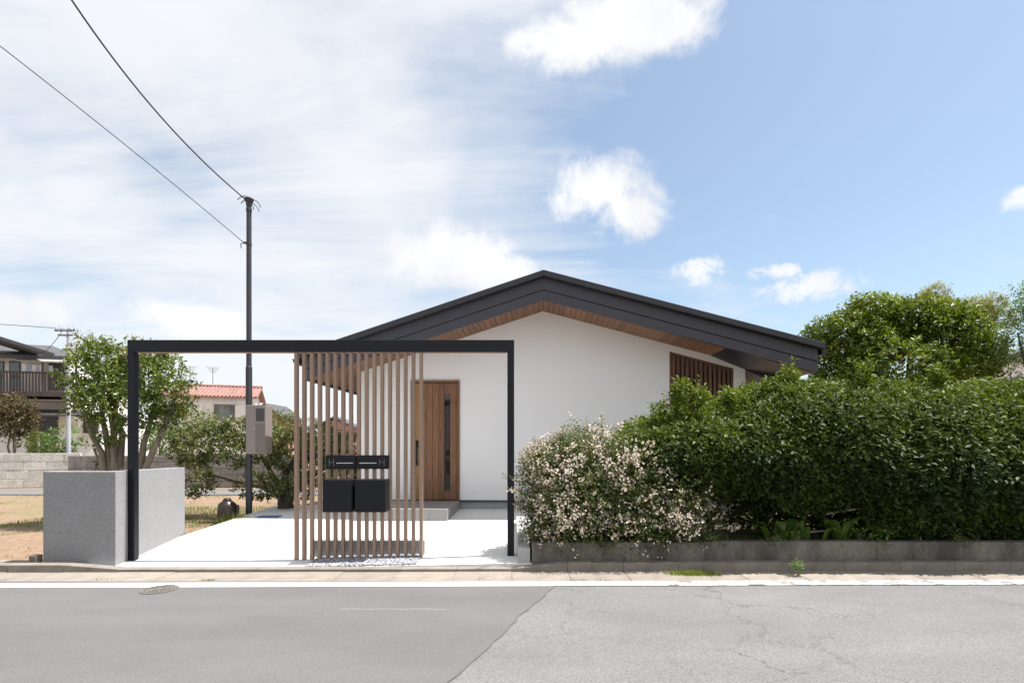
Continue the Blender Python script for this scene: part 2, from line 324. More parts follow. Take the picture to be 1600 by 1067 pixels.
def blob_twigs(blobs, density, shell=.62, seed=0.0, rough=.22, lumps=2.2):
    """twig feet spread through ellipsoids (cx,cy,cz,rx,ry,rz), mostly towards the skin, with lumps and hollows."""
    Os = []; Ds = []; Ts = []
    for (cx, cy, cz, rx, ry, rz) in blobs:
        n = int(density * (rx * ry * rz) ** (2 / 3) * 12); d = nrm(rng.normal(size=(n, 3))); c = np.array([cx, cy, cz]); r = np.array([rx, ry, rz])
        base = c + d * r; k = lump(base, lumps, seed); rad = (shell + (1 - shell) * rng.random(n) ** .6) * (1 + rough * k)
        keep = (k > -.55) | (rng.random(n) < .35)
        O = c + d * r * rad[:, None]; Os.append(O[keep]); Ds.append(nrm(d / r + np.array([0, 0, .35]) + rng.normal(size=(n, 3)) * .35)[keep])
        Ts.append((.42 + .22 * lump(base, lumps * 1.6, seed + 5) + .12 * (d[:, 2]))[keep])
    return np.concatenate(Os), np.concatenate(Ds), np.concatenate(Ts)
def foliage(name, parent, blobs, density, per, tl, ll, lw, m, shell=.6, seed=0.0, rough=.22, lumps=2.2, up=.5, droop=0.0, tvar=.5):
    O, D, T = blob_twigs(blobs, density, shell, seed, rough, lumps)
    O = O - np.array(parent.location)[None, :]
    g = leaves_on_twigs(O, D, tl * (.6 + .8 * rng.random(len(O))), per, ll, lw, T, up=up, droop=droop, tvar=tvar)
    o = link(name, raw_mesh(name, *g), m, parent); return o
def branches(name, parent, m, base, tips, r0, r1, n=7, wob=.08, join=.35):
    """tapered limbs from one base to many tips, bending on the way."""
    mb = MB(); b = Vector(base) - parent.location
    for t in tips:
        t = Vector(t) - parent.location; pts = []; rad = []
        for i in range(n):
            f = i / (n - 1); p = b.lerp(t, f); side = Vector((t.x - b.x, t.y - b.y, 0)) * (f ** 1.5 - f) * join
            p = p + side + Vector((random.uniform(-1, 1), random.uniform(-1, 1), random.uniform(-.5, .5))) * wob * (f if 0 < i < n - 1 else 0)
            pts.append(p); rad.append(r0 * (1 - f) + r1 * f)
        mb.tube(pts, rad, 7)
    return mb.build(name, m, parent, smooth=True)
def grass_geo(pts, h, w, tone, lean=.35):
    n = len(pts); a = rng.random(n) * 6.283; dirv = np.stack([np.cos(a), np.sin(a), np.zeros(n)], 1); side = np.stack([-np.sin(a), np.cos(a), np.zeros(n)], 1)
    hh = (h * (.5 + rng.random(n)))[:, None]; up = np.array([0, 0, 1.0]); l = (rng.random(n) * lean)[:, None]
    p0 = pts - side * w / 2; p1 = pts + side * w / 2; q0 = pts + up * hh * .6 + dirv * hh * l * .4 - side * w * .35; q1 = q0 + side * w * .7; t = pts + up * hh + dirv * hh * l * 1.3
    co = np.stack([p0, p1, q1, q0, t], 1).reshape(-1, 3); i = np.arange(n)[:, None] * 5
    tr = np.concatenate([i + [0, 1, 2], i + [0, 2, 3], i + [3, 2, 4]], 1).reshape(-1, 3)
    return co, tr, np.repeat(np.clip(tone + (rng.random(n) - .5) * .6, 0, 1), 3)

# ------------------------------------------------------------------ the setting: ground, road, gutter, kerb, driveway
def sheet(name, rows, m, kind='structure', parent=None):   # rows of points, quads between
    v = [tuple(p) for r in rows for p in r]; n = len(rows[0]); f = [(a * n + b, a * n + b + 1, (a + 1) * n + b + 1, (a + 1) * n + b) for a in range(len(rows) - 1) for b in range(n - 1)]
    me = bpy.data.meshes.new(name); me.from_pydata(v, [], f); o = link(name, me, m, parent)
    if kind: o['kind'] = kind
    return o
def kl(x): return .006 * x                                # the street runs a touch askew to the lens
ZR, ZGR = -.085, -.075                                    # road and gutter level
sheet('ground', [[(x, y, z) for x in (-900, -30, 30, 900)] for y, z in ((-60, -.2), (5.70, -.2), (5.705, -.095), (30, -.095), (1500, -.095))], M['dirt'])
sheet('road', [[(x, y, -.0645) for x in (-60, -8, 0, 8, 60)] for y in (-4, 1.5, 5.10)], M['asphalt_old'])
# newer asphalt laid over the left half; its joint runs obliquely across the street
J0, J1 = Vector((.38, 4.86 + .01, 0)), Vector((-.42, 2.75, 0)); J2 = J1 + (J1 - J0) * 2.6
rp = bpy.data.meshes.new('road_patch')
jr = random.Random(4); JN = 90; JP = [J2.lerp(J0, i / JN) + Vector((jr.uniform(-.010, .010) + .012 * math.sin(i * .37), 0, 0)) for i in range(JN + 1)]
rp.from_pydata([(-60, p.y, -.060) for p in JP] + [(p.x, p.y, -.060) for p in JP] + [(-60, 5.09, -.060), (J0.x + .02, 5.09, -.060)], [], [(i, JN + 1 + i, JN + 2 + i, i + 1) for i in range(JN)] + [(JN, 2 * JN + 1, 2 * JN + 3, 2 * JN + 2)])
tag(link('road_patch', rp, M['asphalt_new']), kind='structure')
seam = MB(); dn = (J0 - J1).normalized(); sn = Vector((-dn.y, dn.x, 0)) * .012
seam.v = [tuple(Vector((p.x, p.y, -.0585)) + s * jr.uniform(.2, 1.1)) for p in JP for s in (sn, -sn)]; seam.f = [(2 * i, 2 * i + 1, 2 * i + 3, 2 * i + 2) for i in range(JN)]
tag(seam.build('asphalt_seam', M['tar']), kind='structure')
sc_ = MB()
for i in range(9): x = -1.42 + i * .097; sc_.v += [(x, 4.215 + .006 * math.sin(i * 2.1), -.0585), (x + .088, 4.213 + .006 * math.sin(i * 2.1 + 1), -.0585), (x + .088, 4.220 + .006 * math.sin(i * 2.1 + 1), -.0585), (x, 4.221 + .006 * math.sin(i * 2.1), -.0585)]; sc_.f.append(tuple(4 * i + q for q in range(4)))
tag(sc_.build('road_scratch', M['new_concrete']), kind='structure')
# white edge line: whole on the new asphalt, worn to patches on the old
def edge_line():
    y = lambda x: 4.985 + .0125 * x; v = []; f = []
    for x0, x1 in ((-40, 1.28), (1.284, 40)): o = len(v); v += [(x0, y(x0) - .08, -.0565), (x1, y(x1) - .08, -.0565), (x1, y(x1) + .08, -.0565), (x0, y(x0) + .08, -.0565)]; f.append((o, o + 1, o + 2, o + 3))
    me = bpy.data.meshes.new('edge_line'); me.from_pydata(v, [], f); me.materials.append(M['line_paint'])
    w = mat('worn_line_paint', (.70, .70, .68), .75, .06, 9, .002, 90, col2=(.18, .176, .172), contrast=(.50, .56), stretch=(1.0, 2.2, 1)); w.node_tree.nodes['Noise Texture'].inputs['Scale'].default_value = 7.0
    me.materials.append(w); me.polygons[1].material_index = 1; return link('edge_line', me, None)
tag(edge_line(), kind='structure')
gut = empty('gutter', (0, 5.3, -.066), kind='structure'); krb = empty('kerb', (0, 5.55, -.075), kind='structure')
def street_blocks():
    gb = MB().box(0, .5975, -.21, .205, -.06, 0).mesh('gutter_block'); gb.materials.append(M['gutter'])
    for i in range(-22, 22):
        x = i * .6; o = link('gutter_block', gb, None, gut, .003); o.location = (x, kl(x) - .0, .004 * ((i * 7) % 3 - 1) * .5); o.rotation_euler = (0, 0, .006)
    low = MB().box(0, .5975, 0, .125, -.05, .038).mesh('kerb_block'); low.materials.append(M['kerb'])
    high = MB().box(0, .5975, 0, .12, -.05, .100).mesh('kerb_block'); high.materials.append(M['kerb'])
    def ramp(a, b):
        me = MB().hexa([(0, 0, -.05), (.5975, 0, -.05), (.5975, .12, -.05), (0, .12, -.05), (0, 0, a), (.5975, 0, b), (.5975, .12, b), (0, .12, a)]).mesh('kerb_block'); me.materials.append(M['kerb']); return me
    up = ramp(.038, .10); down = ramp(.085, .038); left = MB().box(0, .5975, 0, .12, -.05, .085).mesh('kerb_block'); left.materials.append(M['kerb'])
    for i in range(-22, 22):
        x = i * .6; me = left if i < -8 else down if i == -8 else low if i < 0 else up if i == 0 else high
        o = link('kerb_block', me, None, krb, .006); o.location = (x, kl(x) - .04, 0); o.rotation_euler = (0, 0, .006)
street_blocks()
# driveway slab: a grid following the fall, thick edge
def driveway():
    xs = np.linspace(-4.75, .30, 16); ys = np.linspace(5.637, 10.4, 16); rows = [[(x, 5.634, -.16) for x in xs]]
    for y in ys:
        rows.append([(x if x > -4.7 or y < 7.2 else x + .0, y, zg(x, y)) for x in xs])
    return sheet('driveway', rows, M['slab'])
driveway()
# the slab's back-left part runs on past the pole to the house, the rest of the plot right of it lies behind the hedge
sheet('path', [[(x, y, zg(0, y) - .004) for x in (.302, 2.2, 3.2)] for y in (8.2, 9.0, 10.2)], M['slab'])
sheet('garden_bed', [[(x, y, z) for x in (.19, 3, 8, 20)] for y, z in ((5.76, .13), (6.4, .12), (7.4, .06), (8.19, .02))], M['soil'])
sheet('garden_ground', [[(x, y, -.02 + .02 * (x > 5)) for x in (3.2, 6, 20)] for y in (8.2, 10, 14)], M['dirt'])
sheet('back_road', [[(x, y, -.075) for x in (-60, -20, -3)] for y in (14.4, 16.3)], M['asphalt_old'])

# ------------------------------------------------------------------ the house
TH = .05
HO = Vector((.59, 9.75, .08))
house = empty('house', HO, 'white plastered single storey house with dark gabled roof and wooden front door', 'house', rz=-TH)
AP, SL, SR = 3.843 - .08, .32, .277                       # wall apex (local z), roof slopes left and right
UL, UR, RL, RR_ = -3.57, 3.77, -4.29, 4.64                # wall corners, roof ends (local u)
def wt(u): return AP - (SL * -u if u < 0 else SR * u)     # underside of the soffit
def house_px(px, py, v=0.0):                              # pixel -> (u, z) on the plane v of the house
    d = Vector(((px - PX) / F, 1.0, (HZ - py) / F)); n = Vector((math.sin(TH), math.cos(TH), 0)); c = Vector((0, 0, EYE))
    t = ((HO + n * v) - c).dot(n) / d.dot(n); p = c + d * t - HO
    return p.x * math.cos(TH) - p.y * math.sin(TH), p.z
def build_house():
    T = .16
    DU0, DZ1 = house_px(642.2, 594.6); DU1, DZ0 = house_px(718.3, 781.5)
    LU0, LZ0 = house_px(1046, 549); LU1, LZ1 = house_px(1146, 575.5)
    w = MB(); zb = .17
    def col(u0, u1, z0a, z0b, z1a, z1b): w.prism_v([(u0, z0a), (u1, z0b), (u1, z1b), (u0, z1a)], 0, T)
    e = .012
    col(UL, DU0, zb, zb, wt(UL) + e, wt(DU0) + e); col(DU0, DU1, DZ1, DZ1, wt(DU0) + e, wt(DU1) + e); col(DU1, 0, zb, zb, wt(DU1) + e, wt(0) + e)
    col(0, LU0, zb, zb, wt(0) + e, wt(LU0) + e); col(LU0, LU1, LZ0, LZ1, wt(LU0) + e, wt(LU1) + e); col(LU0, LU1, zb, zb, .9, .9); col(LU1, UR, zb, zb, wt(LU1) + e, wt(UR) + e)
    w.box(UL, UL + .15, T, 7.4, zb, wt(UL) + e); w.box(UR - .15, UR, T, 7.4, zb, wt(UR) + e); w.box(UL + .15, UR - .15, 7.25, 7.4, zb, 2.6)
    w.build('wall', M['plaster'], house)
    b = MB(); b.box(UL + .02, DU0 - .0, .02, T, -.12, zb - .036); b.box(DU1, UR - .02, .02, T, -.12, zb - .036)
    b.box(UL + .02, UL + .15, T, 7.38, -.12, zb - .036); b.box(UR - .15, UR - .02, T, 7.38, -.12, zb - .036); b.build('plinth', M['plinth'], house)
    d = MB(); d.box(UL - .01, DU0 - .002, -.012, .03, zb - .036, zb); d.box(DU1 + .002, UR + .01, -.012, .03, zb - .036, zb); d.build('drip_edge', M['dark_metal'], house)
    # -- door
    door = MB(); fw = .042
    door.box(DU0, DU0 + fw, -.035, .11, DZ0, DZ1); door.box(DU1 - fw, DU1, -.035, .11, DZ0, DZ1); door.box(DU0 + fw, DU1 - fw, -.035, .11, DZ1 - fw, DZ1)
    door = door.build('door', M['door'], house, .002); tag(door, 'wooden front door of vertical planks with slim dark glass strip')
    inner = MB(); a0, a1 = DU0 + fw, DU1 - fw; z1 = DZ1 - fw
    gx0, gz1 = house_px(694.4, 615.2, .02); gx1, gz0 = house_px(703.1, 766.5, .02)
    edges = [a0 + .004] + [house_px(x, 700, .02)[0] for x in (660.5, 666.5, 675.8, 685.5)] + [gx0, gx1, a1 - .012]
    for i, (p0, p1) in enumerate(zip(edges[:-1], edges[1:])):
        k = MB()
        if i == 5: k.box(p0 + .001, p1 - .001, .020, .06, DZ0 + .006, gz0); MB().box(p0 + .001, p1 - .001, .020, .06, gz1, z1 - .006).build('plank', M['door'], door, .003)
        else: k.box(p0 + .002, p1 - .002, .018 + .002 * (i % 2), .06, DZ0 + .006, z1 - .006)
        k.build('plank', M['oak'] if i == 0 else M['door'], door, .003)
    MB().box(a0, a1, .06, .10, DZ0 + .003, z1).build('backing', M['nb_dark'], door)
    MB().box(gx0 + .004, gx1 - .004, .030, .05, gz0 + .002, gz1 - .002).build('glass_strip', M['black_glass'], door)
    hx, hz1 = house_px(651.5, 688, 0); _, hz0 = house_px(651.5, 727, 0)
    h = MB(); h.box(hx - .016, hx + .016, -.050, -.026, hz0, hz1); h.box(hx - .012, hx + .012, -.028, .018, hz0 + .02, hz0 + .06); h.box(hx - .012, hx + .012, -.028, .018, hz1 - .06, hz1 - .02)
    h.box(hx - .022, hx + .022, .008, .020, hz1 - .13, hz1 + .0); h.build('handle', M['black_steel'], door, .004)
    # -- porch step with tiles
    pu0, pu1, pv0 = -3.12, DU1 + .0, -1.36; pz = DZ0 - .006
    porch = MB().box(pu0 + .012, pu1 - .012, pv0 + .012, -.013, -.1, pz - .012).build('porch', M['grout'], house)
    n = 5; tw = (pu1 - pu0) / n; rows = 4; td = (0 - .013 - pv0) / rows
    for i in range(n):
        for j in range(rows):
            MB().box(pu0 + i * tw + .002, pu0 + (i + 1) * tw - .002, pv0 + j * td + .002, pv0 + (j + 1) * td - .002, pz - .011, pz).build('tile', M['tile'], porch, .002)
        MB().box(pu0 + i * tw + .002, pu0 + (i + 1) * tw - .002, pv0, pv0 + .0115, -.08, pz - .013).build('tile', M['tile'], porch, .002)
    for j in range(rows):
        MB().box(pu1 - .0115, pu1, pv0 + j * td + .014, pv0 + (j + 1) * td - .002, -.08, pz - .013).build('tile', M['tile'], porch, .002)
    # -- slatted window on the right
    lou = MB(); fr = .04
    lou.prism_v([(LU0, .9), (LU0 + fr, .9), (LU0 + fr, LZ0 - fr * .27), (LU0, LZ0)], .0, .09); lou.prism_v([(LU1 - fr, .9), (LU1, .9), (LU1, LZ1), (LU1 - fr, LZ1 + fr * .27)], .0, .09)
    lou.prism_v([(LU0 + fr, LZ0 - .05), (LU1 - fr, LZ1 - .04 + fr * .0), (LU1 - fr, LZ1 + fr * .27), (LU0 + fr, LZ0 - fr * .27)], .0, .09)
    lou = lou.build('slatted_window', M['louvre'], house); N_ = 13; p = (LU1 - LU0 - 2 * fr) / N_
    for i in range(N_):
        u = LU0 + fr + p * (i + .5); zt = LZ0 + (LZ1 - LZ0) * (u - LU0) / (LU1 - LU0) - .045
        MB().prism_v([(u - .026, .91), (u + .026, .91), (u + .026, zt - .007), (u - .026, zt + .007)], .012, .075).build('slat', M['louvre'], lou, .002)
    MB().box(LU0, LU1, .135, .15, .9, LZ1 - .05).build('pane', M['window_glass'], lou)
    # -- roof
    V0, V1 = -1.08, 7.6; top = 4.27 - .08
    def rt(u, dz=0): return top - (SL * -u if u < 0 else SR * u) + dz
    roof = MB()
    roof.prism_v([(RL, rt(RL, -.10)), (0, rt(0, -.10)), (0, rt(0)), (RL, rt(RL))], V0, V1); roof.prism_v([(0, rt(0, -.10)), (RR_, rt(RR_, -.10)), (RR_, rt(RR_)), (0, rt(0))], V0, V1)
    roof = roof.build('roof', M['roof_cap'], house, .006)
    def band(name, v0, v1, dz0, dz1, u0, u1, m):
        k = MB(); k.prism_v([(u0, rt(u0, dz0)), (0, rt(0, dz0)), (0, rt(0, dz1)), (u0, rt(u0, dz1))], v0, v1); k.prism_v([(0, rt(0, dz0)), (u1, rt(u1, dz0)), (u1, rt(u1, dz1)), (0, rt(0, dz1))], v0, v1)
        return k.build(name, m, roof, .003)
    band('fascia_board', -.965, -.905, -.300, -.103, RL + .05, RR_ - .06, M['dark_metal'])
    band('fascia_board', -.945, -.885, -.470, -.306, RL + .08, RR_ - .09, M['dark_metal'])
    band('backing', -.90, -.886, -.40, -.11, RL + .1, RR_ - .1, M['roof_cap'])
    # soffit boards run front to back
    u = RL + .09; bw = .098
    while u < RR_ - .12:
        u1 = min(u + bw, RR_ - .1); inside = u > UL and u1 < UR; crosses = u < 0 < u1
        if crosses: u1 = 0.0
        v1 = .0 if (u1 > UL + .01 and u < UR - .01) else 7.5
        k = MB().prism_v([(u + .004, wt(u) + .004), (u1 - .004, wt(u1) + .004), (u1 - .004, wt(u1) + .022), (u + .004, wt(u) + .022)], -.884, v1)
        k.build('soffit_board', M['soffit'], roof, .0015); u = u1
    k = MB(); 
    for a, c in ((RL + .085, 0), (0, RR_ - .095)): k.prism_v([(a, wt(a) + .026), (c, wt(c) + .026), (c, rt(c, -.105)), (a, rt(a, -.105))], -.88, 7.5)
    k.build('roof_core', M['roof_cap'], roof)
    # eave fascias and gutters along both sides
    for sgn, ue, name in ((-1, RL, 'L'), (1, RR_, 'R')):
        z = rt(ue)
        a, b2 = (ue + .03, ue + .075) if sgn < 0 else (ue - .075, ue - .03)
        MB().box(a, b2, -.90, 7.55, wt(ue - sgn * .1) - .05, z - .105).build('fascia_board', M['dark_metal'], roof, .003)
        g = [(0, 0), (.015, -.07), (.075, -.085), (.115, -.055), (.135, .012), (.123, .012), (.105, -.048), (.07, -.073), (.024, -.06), (.012, 0)]
        g = [(ue + sgn * (x - .03), z - .10 + y) for x, y in g]
        if sgn < 0: g = g[::-1]
        MB().prism_v(g[::-1] if False else g, -1.0, 7.6).build('gutter', M['black_steel'], roof)
    # dark lowered eave box at the right corner, and the side annex beyond the wall
    A = house_px(1111, 556, -.01); u0 = A[0]
    e2 = MB(); ue = RR_ - .10
    e2.hexa([(u0, -.005, wt(u0) - .002), (UR + .02, -.005, wt(UR) - .10), (UR + .02, -.86, wt(UR) - .055), (u0 + .02, -.86, wt(u0) - .002), (u0, -.005, wt(u0) + .003), (UR + .02, -.005, wt(UR) + .003), (UR + .02, -.86, wt(UR) + .003), (u0 + .02, -.86, wt(u0) + .003)])
    e2.hexa([(UR + .022, -.86, wt(UR) - .055), (ue, -.86, wt(ue) - .05), (ue, -.02, wt(ue) - .05), (UR + .022, -.02, wt(UR) - .09), (UR + .022, -.86, wt(UR) + .003), (ue, -.86, wt(ue) + .003), (ue, -.02, wt(ue) + .003), (UR + .022, -.02, wt(UR) + .003)])
    e2.hexa([(UR + .003, -.019, wt(UR) - .10), (ue, -.019, wt(ue) - .24), (ue, 7.4, wt(ue) - .24), (UR + .003, 7.4, wt(UR) - .10), (UR + .003, -.019, wt(UR) + .003), (ue, -.019, wt(ue) + .003), (ue, 7.4, wt(ue) + .003), (UR + .003, 7.4, wt(UR) + .003)])
    e2.build('eave_box', M['roof_cap'], roof)
    an = MB(); an.box(UR + .001, UR + .45, 1.6, 4.0, -.1, 2.42); an = an.build('side_annex', M['plaster'], house)
    MB().box(UR + .002, UR + .52, 1.50, 4.1, 2.423, 2.47).build('annex_roof', M['dark_metal'], an)
    MB().box(UR + .12, UR + .36, 1.585, 1.598, 1.4, 2.2).build('annex_window', M['window_glass'], an)
build_house()

# ------------------------------------------------------------------ black gate frame with the slat screen
FY = 5.98; sF = F / FY
gate = empty('gate_frame', (-2.2, FY, -.03), 'black steel portal frame with a screen of taupe slats hanging from its beam', 'gate frame')
GZ1 = EYE + (HZ - 531) / sF; GZ0 = EYE + (HZ - 549) / sF
gx0, gx1 = (198.8 - PX) / sF, (803.4 - PX) / sF; pw = .080
def build_gate():
    g = gate.location
    def part(name, x0, x1, y0, y1, z0, z1, m, bv=.003): return MB().box(x0 - g.x, x1 - g.x, y0 - g.y, y1 - g.y, z0 - g.z, z1 - g.z).build(name, m, gate, bv)
    part('beam', gx0, gx1, FY, FY + pw, GZ0 - .002, GZ1, M['black_steel'])
    part('post', gx0, gx0 + pw, FY + .001, FY + pw - .001, -.12, GZ0 - .003, M['black_steel'])
    part('post', gx1 - pw, gx1, FY + .001, FY + pw - .001, -.06, GZ0 - .003, M['black_steel'])
    part('ceiling_strip', gx0 + pw + .02, gx1 - pw - .02, FY + .015, FY + pw - .015, GZ0 - .012, GZ0 - .0025, M['slat'])
    for i in range(17):
        x = (461.3 + 12.25 * i - PX) / sF
        part('slat', x - .0178, x + .0178, FY + .010, FY + .070, -.10, GZ0 - .0125, M['slat'], .0015)
build_gate()
# low wall and gravel under the screen
lw = empty('low_wall', (-1.7, 6.18, -.06), 'low grey rendered concrete wall behind the slat screen', 'low wall')
LX0, LX1 = (491 - PX) / F * 6.13, (663 - PX) / F * 6.13; LT = EYE - (844 - HZ) / F * 6.13
MB().box(LX0 + 1.7, LX1 + 1.7, -.05, .06, -.08, LT + .06).build('wall_body', M['plinth'], lw, .004)
def gravel():
    n = 5200; x = rng.uniform(-2.30, -1.065, n); y = rng.uniform(5.655, 6.125, n); keep = x > -2.33 + (y - 5.65) * -.0; x = x[keep]; y = y[keep]; n = len(x)
    z = np.array([zg(a, b) for a, b in zip(x, y)]) + .004 + rng.random(n) * .010
    c = np.stack([x, y, z], 1); r = .009 + .010 * rng.random(n)
    base = nrm(np.array([[1, 0, 0], [-.5, .87, 0], [-.5, -.87, 0], [.3, .2, 1], [0, -.2, -1.0]])); 
    sc = 1 + .5 * (rng.random((n, 5, 1)) - .5); a = rng.random(n) * 6.283; ca, sa = np.cos(a), np.sin(a)
    b = base[None] * sc; bx = b[..., 0] * ca[:, None] - b[..., 1] * sa[:, None]; by = b[..., 0] * sa[:, None] + b[..., 1] * ca[:, None]
    co = (c[:, None] + np.stack([bx, by, b[..., 2] * .65], 2) * r[:, None, None]).reshape(-1, 3); i = np.arange(n)[:, None] * 5
    tr = np.concatenate([i + q for q in ([0, 1, 3], [1, 2, 3], [2, 0, 3], [1, 0, 4], [2, 1, 4], [0, 2, 4])], 1).reshape(-1, 3)
    o = link('gravel', raw_mesh('gravel', co, tr, np.repeat(rng.random(n) ** .8, 6)), M['gravel'])
    tag(o, 'blue grey and white gravel strewn beneath the slat screen', 'gravel', kind='stuff')
gravel()
# two parcel boxes and two letter slots on the screen
def post_boxes():
    Yb = 5.80; Yp = FY - .03
    for (x0, x1, y0, y1), lab in (((503.25, 550, 749.3, 800.5), 'black square parcel box hung on the slats, the one further from the front door'), ((554, 602, 749.3, 800.5), 'black square parcel box hung on the slats, the one closer to the front door')):
        a = P(x0, y1, Yb); b = P(x1, y0, Yb); e = empty('parcel_box', (a.x, Yb, a.z), lab, 'parcel box', 'parcel boxes on the slat screen')
        w = b.x - a.x; h = b.z - a.z
        MB().box(0, w, .022, FY + .008 - Yb, 0, h).build('body', M['black_box'], e, .004)
        MB().box(.004, w - .004, 0, .020, .004, h - .004).build('door', M['black_box'], e, .004)
        MB().box(w * .47, w * .53, -.003, .001, .012, .020).build('latch', M['black_steel'], e)
    for k, ((x0, x1), lab) in enumerate((((508.75, 556), 'slim black letter slot panel with silver handle above the parcel boxes, further from the door'), ((558, 606.75), 'slim black letter slot panel with silver handle above the parcel boxes, closer to the door'))):
        a = P(x0, 732.5, Yp); b = P(x1, 711, Yp); e = empty('letter_slot', (a.x, Yp, a.z), lab, 'letter slot', 'letter slots on the slat screen')
        w = b.x - a.x; h = b.z - a.z
        MB().box(0, w, 0, FY + .008 - Yp, 0, h).build('body', M['black_box'], e, .003)
        MB().box(.006, w - .006, -.005, -.001, .008, h - .022).build('flap', M['black_box'], e, .002)
        s0, s1 = (.37, .92) if k == 0 else (.08, .63)
        MB().box(w * s0, w * s1, -.016, -.006, h * .40, h * .46).build('handle', M['silver'], e, .002)
        c = .20 if k == 0 else .80; fr = MB(); W2, H2 = .028, .040; cx, cz = w * c, h * .48; t = .004
        fr.box(cx - W2, cx - W2 + t, -.009, -.006, cz - H2, cz + H2); fr.box(cx + W2 - t, cx + W2, -.009, -.006, cz - H2, cz + H2); fr.box(cx - W2 + t, cx + W2 - t, -.009, -.006, cz - t / 2, cz + t / 2)
        fr.build('lock_emblem', M['meter_box'], e)
post_boxes()

# ------------------------------------------------------------------ grey roughcast wall on the left
def left_wall():
    e = empty('boundary_wall', (-4.9, 5.8, -.09), 'chest high grey roughcast wall wrapping the corner of the driveway', 'wall'); o = e.location
    Yf = 5.75; xa, xb = (67 - PX) / F * Yf, (180.6 - PX) / F * Yf; zt = EYE - (736.5 - HZ) / F * Yf
    Yk = 7.5; xk = (289 - PX) / F * Yk; zk = EYE - (730 - HZ) / F * Yk; t = .15
    k = MB(); rel = lambda x, y, z: (x - o.x, y - o.y, z - o.z)
    # front leg, then the long side leg running back beside the driveway
    k.hexa([rel(xa, Yf, -.10), rel(xb, Yf, -.10), rel(xb - .02, Yf + t, -.10), rel(xa, Yf + t, -.10), rel(xa, Yf, zt), rel(xb, Yf, zt), rel(xb - .02, Yf + t, zt), rel(xa, Yf + t, zt)])
    k.hexa([rel(xb - .02 - t, Yf + t + .001, -.10), rel(xb - .02, Yf + t + .001, -.10), rel(xk, Yk, -.10), rel(xk - t, Yk, -.10), rel(xb - .02 - t, Yf + t + .001, zt), rel(xb - .02, Yf + t + .001, zt), rel(xk, Yk, zk), rel(xk - t, Yk, zk)])
    k.build('wall_body', M['stucco'], e, .006)
    st = MB().box(0, .085, 0, .085, 0, .15).build('marker_post', M['kerb'], None, .006); st.location = (P(47, 870, 5.74).x, 5.72, -.09)
    tag(st, 'short square concrete boundary post at the foot of the roughcast wall', 'boundary post')
    ed = empty('field_edging', (-5.6, 5.74, -.09), 'low brown concrete edging stones along the field beside the street', 'edging')
    for i in range(5): b = MB().box(0, .50, 0, .10, -.03, .075 + .012 * (i % 2)).build('edging_stone', M['kerb'], ed, .01); b.location = (-.02 - .52 * (i + 1) + .25, .02 * (i % 2), 0)
left_wall()

# ------------------------------------------------------------------ planter walls and kerb side on the right
pl = empty('planter_wall', (4, 5.68, -.05), 'long low weathered concrete planter wall beneath the hedge', 'planter wall')
for i in range(8):
    x0 = -3.79 + .01 + 1.9 * i - (0 if i else 0); MB().box(x0 + (.0 if i else .0), x0 + 1.897, -.045 + .004 * (i % 2), .075, -.06, .268 + .004 * ((i * 3) % 4)).build('wall_section', M['old_wall'], pl, .004)
rw = empty('return_wall', (.045, 5.65, -.05), 'pale new concrete kerb wall running back beside the driveway', 'low wall')
MB().box(.02, .155, -.0, 2.6, -.05, .205).build('wall_body', M['new_concrete'], rw, .006)
MB().box(-.0, .48, -.05, -.002, -.05, .028).build('footing', M['new_concrete'], rw, .004)

